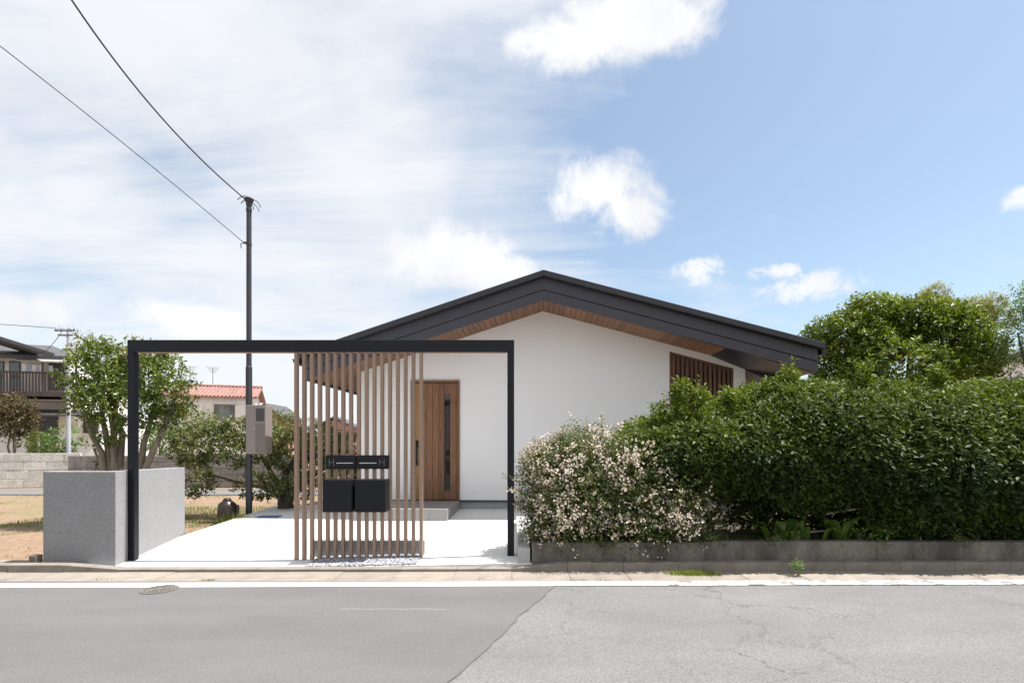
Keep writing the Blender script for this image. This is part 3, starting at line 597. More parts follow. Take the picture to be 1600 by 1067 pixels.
# ------------------------------------------------------------------ service pole with meter box, wires
PB = P(389, 804, 9.35); pole = empty('service_pole', (PB.x, 9.35, -.02), 'slim dark grey service pole carrying a meter box beside the driveway', 'pole')
def build_pole():
    s = F / 9.35; H1 = EYE + (HZ - 572) / s + .02; H2 = EYE + (HZ - 322) / s + .02
    MB().lathe([(.055, 0), (.055, H1 - .02), (.047, H1)], 16).build('lower_tube', M['pole'], pole, smooth=False)
    MB().lathe([(.046, H1 + .001), (.043, H2)], 16).build('upper_tube', M['pole'], pole)
    MB().lathe([(.05, H2 + .001), (.05, H2 + .04), (.075, H2 + .09), (.085, H2 + .12), (.05, H2 + .15)], 14).build('cap', M['pole'], pole)
    bd = MB()
    bd.lathe([(.05, 0), (.05, .05)], 14, (0, 0, H2 - .10)); bd.box(-.08, .0, -.05, -.02, H2 - .70, H2 - .67); bd.lathe([(.049, 0), (.049, .04)], 14, (0, 0, H2 - .72)); bd.build('band', M['pole'], pole)
    lo = MB()
    for (a, b, c) in (((-.20, -.02, H2 + .10), (-.08, -.02, H2 + .24), (.03, 0, H2 + .12)), ((-.16, .03, H2 + .06), (-.03, .0, H2 + .19), (.05, .02, H2 + .10)), ((.06, 0, H2 + .12), (.18, .02, H2 + .10), (.20, .02, H2 - .02)), ((.05, 0, H2 + .06), (.14, .0, H2 + .02), (.19, .0, H2 - .10)), ((.04, 0, H2 + .04), (.10, -.02, H2 + .0), (.09, -.02, H2 - .08)),
                      ((-.05, -.03, H2 - .70), (-.17, -.03, H2 - .66), (-.12, -.03, H2 - .78))):
        A, B, C = Vector(a), Vector(b), Vector(c); lo.tube([A * (1 - t) ** 2 + B * 2 * t * (1 - t) + C * t * t for t in np.linspace(0, 1, 9)], .0075, 5)
    lo.build('drop_cable', M['wire'], pole, smooth=True)
    # meter box on the tube
    a = P(384.5, 709, 9.2); b = P(417, 633, 9.2); o = pole.location
    mb = MB().box(a.x - o.x + .02, b.x - o.x, -.20, .06, a.z - o.z, b.z - o.z).build('meter_box', M['meter_box'], pole, .006)
    w0, w1, z0, z1 = a.x - o.x + .02, b.x - o.x, a.z - o.z, b.z - o.z; ww, hh = w1 - w0, z1 - z0
    MB().box(w0 + ww * .52, w1 - ww * .06, -.206, -.201, z1 - hh * .33, z1 - hh * .07).build('window', M['black_glass'], mb)
    MB().box(w0 + ww * .50, w1 - .004, -.207, -.201, z0 + hh * .02, z0 + hh * .62).build('cover', M['meter_dark'], mb)
    MB().box(w0 + ww * .42, w0 + ww * .47, -.207, -.201, z0 + hh * .49, z0 + hh * .53).build('label_plate', M['new_concrete'], mb)
    return H2
H2 = build_pole()
def bez(a, m, b, n=24): 
    c = (Vector(m) - Vector(a) * .25 - Vector(b) * .25) * 2; a = Vector(a); b = Vector(b)
    return [a * (1 - t) ** 2 + c * 2 * t * (1 - t) + b * t * t for t in np.linspace(0, 1, n)]
def add_wire(name, a, m, b, r, lab, group):
    k = MB().tube(bez(a, m, b), r, 6).build(name, M['wire'], None, smooth=True); return tag(k, lab, 'wire', group)
top = Vector((PB.x - .03, 9.33, H2 - .02 + .09))
w1 = P(240, 170, 7.6); add_wire('overhead_wire', top, w1, P(60, -80, 5.7), .011, 'thick black overhead wire running to the top of the service pole', 'overhead wires')
w2 = P(190, 222, 7.5); add_wire('overhead_wire', (PB.x - .08, 9.32, H2 - .70), w2, P(-120, -20, 5.6), .006, 'thin overhead wire fixed below the top of the service pole', 'overhead wires')

# dark jar, blue lid, manhole
jp = P(355, 809, 9.0); jar = empty('water_jar', (jp.x, 9.0, -.08), 'squat dark brown glazed jar standing on the grass beside the service pole', 'jar')
MB().lathe([(.135, 0), (.15, .05), (.155, .15), (.153, .29), (.138, .35), (.09, .39), (.07, .41)], 24).build('body', M['jar'], jar, smooth=True)
MB().lathe([(.065, .411), (.065, .435), (.045, .45)], 18).build('lid', M['jar'], jar, .003)
ml = MB().lathe([(.03, .0), (.03, .30), (.02, .33)], 12, (.165, .03, 0)).build('side_pipe', M['jar'], jar)
mc = empty('manhole_cover', (P(248, 923, 4.78).x, 4.79, -.058), 'small round rusty manhole cover set in the asphalt beside the white line', 'manhole cover')
MB().lathe([(.155, 0), (.155, .004), (.142, .005)], 28).build('rim', M['iron'], mc)
MB().lathe([(.138, .0), (.138, .0065), (.02, .0075)], 28).build('plate', M['iron'], mc)
ridge = MB()
for r in (.045, .08, .112):
    for k in range(0, 20): a = k / 20 * 6.283; b = a + .2; ridge.hexa([(r * math.cos(a), r * math.sin(a), .007), ((r + .008) * math.cos(a), (r + .008) * math.sin(a), .007), ((r + .008) * math.cos(b), (r + .008) * math.sin(b), .007), (r * math.cos(b), r * math.sin(b), .007)] + [(r * math.cos(a), r * math.sin(a), .011), ((r + .008) * math.cos(a), (r + .008) * math.sin(a), .011), ((r + .008) * math.cos(b), (r + .008) * math.sin(b), .011), (r * math.cos(b), r * math.sin(b), .011)])
ridge.build('ribs', M['iron'], mc)
bc = empty('meter_cover', (P(425, 803, 9.0).x, 8.95, zg(-4.2, 8.95)), 'flat blue water meter cover let into the white driveway by the pole', 'meter cover')
MB().box(-.22, .16, -.10, .13, .001, .010).build('frame', M['blue'], bc, .003); MB().box(-.19, .13, -.07, .10, .0102, .014).build('lid', M['blue'], bc, .002)

# ------------------------------------------------------------------ plants on the right: hedge, flowering bush, weeds
def hedge():
    e = empty('hedge', (4.0, 6.6, .1), 'tall dense clipped evergreen hedge with glossy dark leaves above the planter wall', 'hedge')
    x0, x1, y1 = 1.62, 9.5, 7.6
    def topz(x): return 1.98 + .04 * np.sin(x * 1.9 + .6) + .035 * np.sin(x * 4.3) - .33 * np.clip((3.2 - x) / .6, 0, 1) - .24 * np.clip((2.05 - x) / .5, 0, 1)
    def botz(x): return .66 - .14 * np.clip((x - 2.85) / .3, 0, 1) - .34 * np.clip((x - 4.0) / .35, 0, 1) + .04 * np.sin(x * 5)
    def front(x, t):                                        # the face from foot (t=0) over the bulge to the top edge (t=1)
        bul = 5.98 - .46 * np.sin(np.clip(t / .55, 0, 1) * 1.571) ** 1.2
        return np.where(t < .55, bul, 5.52 + .95 * ((np.clip(t, .55, 1) - .55) / .45) ** 1.7) + .22 * np.clip((2.6 - x) / .9, 0, 1)
    Os, Ds, Ts = [], [], []
    def add(O, D, T): Os.append(O); Ds.append(D); Ts.append(T)
    n = 27000                                               # street face, rounded shoulder included
    x = rng.uniform(x0, x1 - .4, n); x = np.where(rng.random(n) < .35, rng.uniform(x0, 6.2, n), x); t = rng.random(n) ** .92; z = botz(x) + (topz(x) - botz(x)) * np.where(t < .55, t, .55 + .45 * (1 - (1 - (t - .55) / .45) ** 1.35))
    y = front(x, t); k = lump(np.stack([x, y, z], 1), 3.4, 1.0); k2 = lump(np.stack([x, y, z], 1), 8.0, 4.0); sl = np.clip((t - .5) / .5, 0, 1)
    dep = rng.random(n) ** 1.7 * .34
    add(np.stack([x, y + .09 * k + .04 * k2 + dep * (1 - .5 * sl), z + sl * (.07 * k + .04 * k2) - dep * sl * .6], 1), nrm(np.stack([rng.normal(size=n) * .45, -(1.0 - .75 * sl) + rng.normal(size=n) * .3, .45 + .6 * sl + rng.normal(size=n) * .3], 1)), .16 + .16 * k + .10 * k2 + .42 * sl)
    n = 8000                                                # top, behind the shoulder
    x = rng.uniform(x0, x1, n); y = rng.uniform(6.35, y1, n); k = lump(np.stack([x, y, x * 0 + 2], 1), 3.0, 3.0)
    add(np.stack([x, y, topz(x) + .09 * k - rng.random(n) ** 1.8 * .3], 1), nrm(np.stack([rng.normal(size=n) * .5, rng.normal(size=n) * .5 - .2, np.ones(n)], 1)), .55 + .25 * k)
    n = 4200                                                # left end
    y = rng.uniform(5.8, y1, n); zr = rng.random(n); z = .70 + (1.42 - .70) * zr; k = lump(np.stack([y * 0 + x0, y, z], 1), 3.4, 5.0)
    add(np.stack([x0 + .12 * k + rng.random(n) * .3 - .22 * np.sin(zr * 3.1), y, z], 1), nrm(np.stack([-np.ones(n), rng.normal(size=n) * .5, .5 + rng.normal(size=n) * .4], 1)), .3 + .2 * k + .3 * zr)
    n = 9000                                                # inner mass
    x = rng.uniform(x0 + .2, x1, n); y = rng.uniform(6.1, y1, n); bz = np.where(x < 2.95, botz(x), .14); z = bz + rng.random(n) * (topz(x) - bz - .25)
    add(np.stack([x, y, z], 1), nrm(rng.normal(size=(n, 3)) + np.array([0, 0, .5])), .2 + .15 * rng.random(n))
    n = 3600                                                # low growth behind, right of the gap
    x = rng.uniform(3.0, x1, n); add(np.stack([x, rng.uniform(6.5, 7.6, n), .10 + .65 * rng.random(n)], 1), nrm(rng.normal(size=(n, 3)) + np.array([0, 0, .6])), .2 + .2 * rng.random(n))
    for (cx, cz, r) in ((2.04, 1.78, .11), (2.06, 1.92, .05), (2.28, 1.80, .08), (1.82, 1.60, .11), (2.66, 1.80, .07), (3.4, 2.04, .09), (4.3, 2.06, .09), (5.2, 2.06, .08)):   # shoots that stand up above the cut
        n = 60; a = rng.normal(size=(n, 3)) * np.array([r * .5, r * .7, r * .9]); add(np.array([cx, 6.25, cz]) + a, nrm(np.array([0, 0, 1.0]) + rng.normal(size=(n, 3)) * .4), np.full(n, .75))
    O = np.concatenate(Os) - np.array(e.location); D = np.concatenate(Ds); T = np.concatenate(Ts)
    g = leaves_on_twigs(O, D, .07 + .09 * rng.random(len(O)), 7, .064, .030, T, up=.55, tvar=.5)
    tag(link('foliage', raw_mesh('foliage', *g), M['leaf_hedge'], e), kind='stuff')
    for i, x in enumerate((1.95, 2.6, 3.3, 4.1, 4.9, 5.7, 6.5)):
        branches('trunk', e, M['dark_bark'], (x, 6.75, .05), [(x + .3, 6.5, 1.5), (x - .3, 6.9, 1.6), (x, 6.4, 1.3)], .035, .010)
hedge()
def abelia():
    e = empty('flowering_bush', (1.22, 6.35, .1), 'round abelia bush covered in small white and pink blossoms beside the driveway', 'bush')
    blobs = [(1.12, 6.25, .80, .95, .60, .66), (.58, 6.15, .72, .46, .46, .60), (1.70, 6.05, .70, .58, .46, .52), (1.0, 6.2, 1.02, .74, .46, .34), (.52, 6.0, .42, .36, .36, .34), (1.85, 5.92, .46, .48, .32, .33), (1.12, 5.82, .44, .80, .28, .36), (.66, 6.2, 1.02, .42, .4, .30), (1.1, 5.9, .80, .8, .30, .4)]
    O, D, T = blob_twigs(blobs, 400, .62, 2.0, .13, 4.0); L = .10 + .12 * rng.random(len(O)); Or = O - np.array(e.location)
    g = leaves_on_twigs(Or, D, L, 9, .033, .018, T + .05, up=.5, tvar=.6)
    O3, D3, T3 = blob_twigs([(1.15, 6.2, .62, .85, .42, .50), (.6, 6.12, .55, .36, .32, .42), (1.72, 6.0, .55, .46, .32, .38)], 330, .15, 4.0, .1, 3.0)
    g3 = leaves_on_twigs(O3 - np.array(e.location), D3, np.full(len(O3), .14), 9, .032, .018, T3 - .2, up=.5, tvar=.4)
    arch_o = []; arch_d = []
    for k in range(34):                                    # long arching sprays that break the outline
        a = rng.uniform(0, 6.283); el = rng.uniform(.1, 1.2); d = np.array([math.cos(a) * math.cos(el), math.sin(a) * math.cos(el), math.sin(el)]); c = np.array(blobs[rng.integers(0, 5)][:3]); r = np.array(blobs[0][3:]) * .85
        s = c + d * r * .9
        for t in np.linspace(0, .22, 7): arch_o.append(s + d * t + np.array([0, 0, -.9 * t * t])); arch_d.append(d + np.array([0, 0, -1.2 * t]))
    AO = np.array(arch_o) - np.array(e.location); AD = nrm(np.array(arch_d))
    keep = AO[:, 2] > .12; AO = AO[keep]; AD = AD[keep]
    g2 = leaves_on_twigs(AO, AD, np.full(len(AO), .06), 6, .026, .012, np.full(len(AO), .55), up=.5, tvar=.6)
    tag(link('foliage', raw_mesh('foliage', *join_geo([g, g2, g3])), M['leaf_abelia'], e), kind='stuff')
    allO = np.concatenate([Or, AO]); allD = np.concatenate([D, AD]); allL = np.concatenate([L, np.full(len(AO), .06)])
    head = rng.integers(0, len(allO), 7600); head = head[(lump(allO[head], 6.5, 9.0) + rng.normal(size=7600) * .35 > .05) & (allO[head][:, 2] > .10 + .1 * rng.random(7600))]   # flower heads sit in clusters at twig ends
    def blossoms(name, m, per, size, petals, off):
        i = np.repeat(head, per); i = i[rng.random(len(i)) < .8]; n = len(i)
        c = allO[i] + allD[i] * (allL[i] * 1.05)[:, None] + rng.normal(size=(n, 3)) * .020
        nn = nrm(allD[i] + np.array([0, -.25, .1]) + rng.normal(size=(n, 3)) * .5)
        parts = []; e1 = nrm(np.cross(nn, nrm(rng.normal(size=(n, 3))))); e2 = np.cross(nn, e1)
        for k in range(petals):
            a = 6.283 * k / petals; ax = e1 * math.cos(a) + e2 * math.sin(a) + nn * off; parts.append(leaf_geo(c, ax, nn, size * (.8 + .4 * rng.random(n)), size * .85 * np.ones(n), rng.random(n)))
        tag(link(name, raw_mesh(name, *join_geo(parts)), m, e), kind='stuff')
    blossoms('blossoms', M['petal'], 4, .0145, 5, .55); blossoms('sepals', M['sepal'], 1, .012, 4, .7)
    branches('stems', e, M['dark_bark'], (1.2, 6.4, .08), [(.6, 6.2, .8), (1.0, 6.5, 1.1), (1.5, 6.2, 1.0), (1.8, 6.4, .8), (1.2, 6.1, .7)], .02, .006)
abelia()
def small_plants():
    # broad-leaved plant under the hedge
    e = empty('broad_leaved_plant', P(1262, 846, 5.82), 'broad leaved green plant with drooping blades growing under the hedge', 'plant')
    e.location.z = .12; rr = random.Random(5)
    for k in range(22):
        a = rr.uniform(math.pi, 2 * math.pi) if k < 15 else rr.uniform(0, math.pi); l = rr.uniform(.28, .50); w = rr.uniform(.07, .12); ox = rr.uniform(-.42, .42); v = []; f = []
        for i in range(7):
            t = i / 6; r = l * .62 * t; zz = l * (2.0 * t - 1.35 * t * t); ww = w * math.sin(math.pi * min(t * .92 + .06, 1)) * .5 + .004; c, s = math.cos(a), math.sin(a)
            for q, dz in ((-1, .25), (0, 0), (1, .25)): v.append((ox + c * r - s * q * ww, s * r * .55 + c * q * ww, zz + dz * ww))
        for i in range(6):
            for q in (0, 1): b = i * 3 + q; f.append((b, b + 1, b + 4, b + 3))
        me = bpy.data.meshes.new('leaf'); me.from_pydata(v, [], f); at = me.attributes.new('tone', 'FLOAT', 'FACE'); at.data.foreach_set('value', [rr.uniform(.1, .9)] * len(f))
        link('leaf', me, M['leaf_broad'], e, smooth=True)
    def herb(name, px, py, Y, z, lab, h, r, n, m, ll, lw_, cat='plant'):
        e = empty(name, (P(px, py, Y).x, Y, z), lab, cat)
        O = rng.normal(size=(n, 3)) * np.array([r, r, h * .28]) + np.array([0, 0, h * .55]); O[:, 2] = np.clip(O[:, 2], .02, h)
        g = leaves_on_twigs(O, nrm(O * np.array([1, 1, .2]) + np.array([0, 0, .5]) * 1.0), np.full(n, .05), 6, ll, lw_, np.full(n, .55) + rng.normal(size=n) * .15, up=.6)
        link('leaves', raw_mesh('leaves', *g), m, e)
        k = MB()
        for i in range(4): a = rng.random() * 6.28; k.tube([(0, 0, -.02), (math.cos(a) * r * .4, math.sin(a) * r * .4, h * .5), (math.cos(a) * r * .7, math.sin(a) * r * .7, h * .85)], [.005, .004, .002], 5)
        k.build('stems', M['leaf_red'] if False else M['dry_wood'], e); return e
    herb('roadside_weed', 1247, 902, 5.33, -.068, 'single upright green weed sprouting from the gutter in the sun', .15, .035, 34, M['leaf_pale'], .03, .014)
    herb('yellow_green_shrub', 1345, 845, 5.86, .12, 'low yellow green shrub spilling over the planter wall', .22, .16, 150, M['leaf_broad'], .032, .018)
    herb('weed_clump', 1110, 862, 5.73, .10, 'small weed clump hanging over the weathered planter wall by the flowering bush', .16, .07, 70, M['leaf_shrub'], .03, .012)
    herb('sunlit_sapling', 1180, 778, 7.9, .02, 'small pale green sapling catching sun behind the hedge gap', .75, .10, 46, M['leaf_pale'], .05, .025)
    for k, (px_, z_, lab) in enumerate(((1210, .14, 'fern like weed drooping over the planter wall near the broad leaved plant'), (1012, .10, 'dry looking weed clump at the planter wall under the flowering bush'), (1500, .13, 'small weed at the planter wall top far along the hedge'))):
        herb('wall_weed', px_, 860, 5.70, z_, lab, .13, .06, 46, M['leaf_shrub'] if k != 1 else M['leaf_red'], .034, .011)
    for k, (a, b, lab) in enumerate((((1290, 803, 5.98), (1345, 794, 6.02), 'weathered grey stick lying slanted among the broad leaves'), ((1237, 833, 5.9), (1320, 828, 5.92), 'weathered grey cane lying low along the bed under the broad leaves'), ((1438, 846, 5.93), (1439, 814, 5.95), 'short upright grey stake at the foot of the hedge'))):
        st = MB().tube([P(*a), P(*a).lerp(P(*b), .5) + Vector((0, 0, .006)), P(*b)], [.013, .012, .010], 7).build('garden_stick', M['dry_wood']); tag(st, lab, 'stick')
    # wire mesh fence behind the gap
    mf = empty('wire_fence', (2.6, 7.9, .0), 'low wire mesh fence seen through the gap under the hedge', 'fence')
    for i in range(17): MB().tube([(-.8 + .1 * i, 0, 0), (-.8 + .1 * i, 0, .40)], .003, 5).build('wire', M['wire'], mf)
    for z in (.1, .2, .3, .4): MB().tube([(-.8, .004, z), (.8, .004, z)], .003, 5).build('wire', M['wire'], mf)
    # grass
    def grass(name, pts, h, w, tone, m, lab): tag(link(name, raw_mesh(name, *grass_geo(np.array(pts), h, w, tone)), m), lab, 'grass', kind='stuff')
    n = 1500; x = rng.normal(size=n) * .16 + P(1080, 900, 5.42).x; y = rng.normal(size=n) * .035 + 5.38; ok = (np.abs(x - P(1080, 900, 5.42).x) < .30) & (y < 5.50); x = x[ok]; y = y[ok]
    grass('grass_tuft', np.stack([x, y, np.full(len(x), -.076)], 1), .045, .004, 1.0, M['grass'], 'bright green tuft of grass in the gutter under the flowering bush')
    n = 420; cx = rng.choice([P(q, 903, 5.15).x for q in (326, 160, 755, 905, 945, 1395, 5)], n, p=[.25, .1, .12, .2, .13, .1, .1]); x = cx + rng.normal(size=n) * .05; y = 5.13 + np.abs(rng.normal(size=n)) * .03
    grass('gutter_grass', np.stack([x, y, np.full(n, -.076)], 1), .022, .004, .6, M['grass'], 'scattered little grass sprouts along the beige gutter')
    n = 9000; x = rng.uniform(.45, 9, n); y = rng.uniform(5.78, 6.5, n); grass('bed_grass', np.stack([x, y, np.full(n, .115)], 1), .06, .005, .35, M['grass'], 'shaded grass on the planting bed under the hedge')
    # field: patchy grass, denser near the trees and along the wall
    n = 60000; x = rng.uniform(-17, -4.75, n); y = rng.uniform(5.85, 14.3, n); k = lump(np.stack([x, y, x * 0], 1), 1.5, 2.0) + .5 * lump(np.stack([x, y, x * 0], 1), 5.0, 7.0); dens = (k > .38) & (rng.random(n) < np.clip((k - .3) * 1.6, 0, 1)); x = x[dens]; y = y[dens]
    grass('field_grass', np.stack([x, y, np.full(len(x), -.097)], 1), .026, .006, .5, M['grass'], 'thin patchy grass growing on the bare brown field')
    n = 9000; x = rng.uniform(-9, -4.8, n); y = rng.uniform(8.6, 11.5, n); ok = x < -4.9 - (y > 8.9) * 0.0; grass('shade_grass', np.stack([x, y, np.full(n, -.097)], 1)[ok], .05, .006, .45, M['grass'], 'taller grass round the service pole and the spreading tree')
    n = 260; grass('grass_clump', np.stack([rng.normal(size=n) * .10 + P(372, 810, 8.9).x, rng.normal(size=n) * .06 + 8.8, np.full(n, -.097)], 1), .20, .007, .6, M['grass'], 'long bladed grass clump beside the dark jar')
small_plants()

# ------------------------------------------------------------------ trees
def trees():
    # camellia left of the frame: several stout grey trunks
    Y = 9.0; s = F / Y; b = P(190, 735, Y); e = empty('camellia_tree', (b.x, Y, -.09), 'small round topped tree with several stout grey trunks behind the roughcast wall', 'tree')
    def bl(px, py, rpx, rpy, Y_, dy=0): p = P(px, py, Y_ + dy); k = Y_ / F; return (p.x, p.y, p.z, rpx * k, min(rpx, rpy) * k, rpy * k)
    bs = [bl(160, 590, 42, 46, Y), bl(200, 580, 55, 46, Y, .2), bl(245, 600, 48, 42, Y), bl(145, 624, 26, 26, Y, -.2), bl(190, 630, 50, 34, Y, -.3), bl(265, 625, 30, 28, Y, .1), bl(160, 558, 26, 22, Y), bl(225, 560, 30, 20, Y), bl(172, 668, 24, 18, Y, -.3), bl(240, 655, 24, 18, Y)]
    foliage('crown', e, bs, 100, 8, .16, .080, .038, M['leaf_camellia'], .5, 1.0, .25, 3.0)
    tp = [bl(135, 536, 12, 10, Y), bl(150, 545, 14, 10, Y), bl(118, 552, 10, 9, Y), bl(210, 545, 20, 9, Y), bl(240, 553, 10, 8, Y), bl(285, 625, 10, 12, Y)]
    foliage('young_shoots', e, tp, 190, 6, .16, .07, .026, M['leaf_young'], .2, 2.0, .3, 4.0)['kind'] = 'stuff'
    tips = [tuple(P(x, y, Y + d)) for x, y, d in ((125, 620, -.2), (150, 590, 0), (185, 575, .3), (215, 590, -.2), (245, 600, .2), (275, 618, 0), (165, 560, .1))]
    bb = [(b.x - .12, Y, -.1), (b.x, Y - .05, -.1), (b.x + .10, Y + .05, -.1), (b.x + .22, Y, -.1)]
    for k, (bx, ids) in enumerate(zip(bb, ((0, 1), (2, 6), (3,), (4, 5)))): branches('trunk', e, M['bark'], bx, [tips[i] for i in ids], .085, .022, 8, .07, .8)
    # low spreading tree by the pole
    Y = 9.9; b = P(441, 792, Y); e = empty('spreading_tree', (b.x, Y + .1, -.09), 'low spreading evergreen tree with crooked dark trunk behind the service pole', 'tree'); 
    bs = [bl(330, 690, 48, 32, Y), bl(375, 672, 42, 26, Y, .2), bl(300, 700, 30, 26, Y, -.1), bl(305, 745, 32, 26, Y, -.2), bl(420, 690, 36, 34, Y), bl(455, 700, 36, 40, Y, .2), bl(500, 690, 40, 34, Y, .3), bl(545, 700, 36, 36, Y, .4), bl(410, 755, 36, 24, Y, -.3), bl(465, 755, 24, 24, Y), bl(490, 730, 36, 26, Y, .2), bl(345, 668, 24, 16, Y), bl(535, 740, 30, 30, Y, .4), bl(375, 705, 30, 20, Y, -.2)]
    bs = [(a, b_, c - .06, d - .07, f, g - .07) for a, b_, c, d, f, g in bs]
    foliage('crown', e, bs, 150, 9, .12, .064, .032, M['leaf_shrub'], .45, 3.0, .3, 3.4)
    tips = [tuple(P(x, y, Y + d)) for x, y, d in ((330, 690, 0), (305, 740, -.2), (385, 690, 0), (425, 690, .1), (460, 700, .2), (510, 700, .3), (545, 705, .4), (410, 755, -.3))]
    branches('trunk', e, M['dark_bark'], (b.x, Y, -.1), [tips[4], tips[5], tips[6]], .10, .02, 8, .12, 1.0); branches('trunk', e, M['dark_bark'], (b.x + .12, Y + .1, -.1), [tips[3], tips[7], tips[2]], .085, .02, 8, .12, 1.0)
    branches('limb', e, M['dark_bark'], P(420, 765, Y), [tips[0], tips[1]], .04, .012, 8, .10, .6)
    # camphor on the right, behind the house
    Y = 12.5; e = empty('camphor_tree', (P(1420, 600, Y).x, Y, -.02), 'broad leafy green tree with domed crown rising behind the hedge', 'tree')
    bs = [bl(1330, 530, 62, 48, Y), bl(1400, 510, 75, 52, Y, .3), bl(1470, 520, 70, 50, Y), bl(1530, 545, 45, 42, Y), bl(1300, 555, 42, 40, Y, .2), bl(1360, 490, 50, 30, Y), bl(1440, 490, 60, 30, Y), bl(1400, 565, 90, 45, Y, -.3), bl(1490, 575, 70, 40, Y), bl(1320, 590, 60, 35, Y), bl(1283, 520, 24, 24, Y), bl(1500, 500, 40, 26, Y)]
    bs = [(a, b, c - .06, d - .11, f - .05, g - .11) for a, b, c, d, f, g in bs]
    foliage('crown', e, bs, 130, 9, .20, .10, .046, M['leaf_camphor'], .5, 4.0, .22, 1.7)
    tips = [tuple(P(x, y, Y)) for x, y in ((1320, 540), (1380, 510), (1430, 500), (1490, 530))]
    branches('trunk', e, M['dark_bark'], (P(1410, 600, Y).x, Y, -.05), tips, .16, .03, 8, .12, .8)
    # cloud-pruned tree with yellow tips behind it
    Y = 14.5; e = empty('pruned_tree', (P(1470, 600, Y).x, Y, -.05), 'pruned tree with yellowish pompon tufts poking above the domed crown', 'tree')
    bs = [bl(1458, 461, 20, 13, Y), bl(1445, 468, 14, 9, Y), bl(1478, 475, 12, 9, Y), bl(1520, 482, 24, 13, Y), bl(1553, 474, 20, 11, Y), bl(1535, 492, 22, 10, Y), bl(1568, 500, 18, 12, Y)]
    foliage('tufts', e, bs, 260, 9, .14, .075, .020, M['leaf_yellow'], .35, 6.0, .25, 3.0, up=.8)
    branches('trunk', e, M['dark_bark'], (P(1475, 600, Y).x, Y, -.05), [tuple(P(1462, 456, Y)), tuple(P(1432, 458, Y)), tuple(P(1520, 488, Y)), tuple(P(1560, 482, Y))], .12, .03, 8, .1, .6)
    Y = 11.5; e = empty('pale_tree', (P(1640, 600, Y).x, Y, -.02), 'airy pale green tree with layered sprays beyond the end of the hedge', 'tree')
    bs = [bl(1600, 485, 34, 16, Y), bl(1640, 470, 50, 26, Y), bl(1590, 520, 40, 14, Y), bl(1650, 515, 50, 24, Y), bl(1585, 548, 32, 12, Y, .2), bl(1610, 575, 40, 14, Y), bl(1670, 560, 50, 30, Y), bl(1600, 452, 16, 5, Y)]
    foliage('crown', e, bs, 120, 8, .2, .07, .028, M['leaf_pale'], .3, 8.0, .25, 3.0, up=.9)
    branches('trunk', e, M['dark_bark'], (P(1650, 600, Y).x, Y, -.05), [tuple(P(1600, 485, Y)), tuple(P(1590, 520, Y)), tuple(P(1640, 470, Y)), tuple(P(1605, 570, Y))], .10, .015, 8, .1, .6)
    # shrubs round the neighbouring houses
    def shrub(name, lab, Y, blobs, m, ll, lw_, dens=46, trunk=None, group=None):
        c = bl(*blobs[0], Y); e = empty(name, (c[0], Y, -.09), lab, 'tree' if trunk else 'bush', group)
        foliage('crown', e, [bl(*q, Y) for q in blobs], dens, 7, ll * 2.2, ll, lw_, m, .5, 3.0 + Y, .25, 40 / Y)
        branches('trunk', e, M['bark'], (c[0], Y, -.1), [(c[0] - .2, Y, c[2]), (c[0] + .25, Y, c[2]), (c[0], Y + .2, c[2] + .1)], .05, .02)
    shrub('red_tipped_tree', 'small clipped tree with reddish tips in front of the balcony house', 19.0, [(18, 640, 32, 20), (5, 655, 34, 22), (30, 652, 22, 16)], M['leaf_red'], .10, .045, 90, True)
    shrub('garden_shrub', 'light green leafy shrub above the pale stone wall', 18.5, [(98, 690, 18, 20), (85, 700, 14, 14)], M['leaf_pale'], .11, .06, 40)
    shrub('garden_shrub', 'dark green low shrub by the entrance of the balcony house', 19.5, [(52, 690, 22, 16), (38, 684, 12, 12), (68, 694, 14, 14)], M['leaf_camellia'], .10, .05, 40)
    shrub('garden_shrub', 'dark rounded shrub in front of the red roofed house', 18.0, [(295, 662, 28, 18), (315, 655, 22, 14), (275, 672, 20, 18), (262, 690, 26, 22), (330, 664, 20, 16)], M['leaf_camellia'], .10, .045, 40)
    shrub('garden_shrub', 'loose green shrub between the block wall and the spreading tree', 17.6, [(245, 690, 22, 22), (262, 700, 20, 16)], M['leaf_pale'], .09, .045, 40)
    shrub('garden_shrub', 'far olive bush beside the brown roofed house', 24.0, [(452, 668, 22, 18), (440, 662, 14, 12), (475, 672, 26, 16)], M['leaf_shrub'], .12, .06, 40)
    shrub('climbing_shrub', 'dark ivy like shrub at the foot of the round topped tree', 9.6, [(163, 700, 13, 26), (168, 722, 15, 22)], M['leaf_camellia'], .06, .03, 70)
    # distant tree line
    n = 2600; x = rng.uniform(-110, 110, n); y = rng.uniform(70, 110, n); z = rng.random(n) ** .7 * (2.2 + 1.2 * np.sin(x * .21) + .8 * np.sin(x * .53))
    g = leaves_on_twigs(np.stack([x, y, z], 1), nrm(rng.normal(size=(n, 3)) + np.array([0, 0, 1.0])), np.full(n, .8), 7, .9, .5, .3 + .2 * rng.random(n)); tag(link('distant_trees', raw_mesh('distant_trees', *g), M['leaf_camellia']), 'low dark line of far off trees on the horizon', 'trees', kind='stuff')
trees()

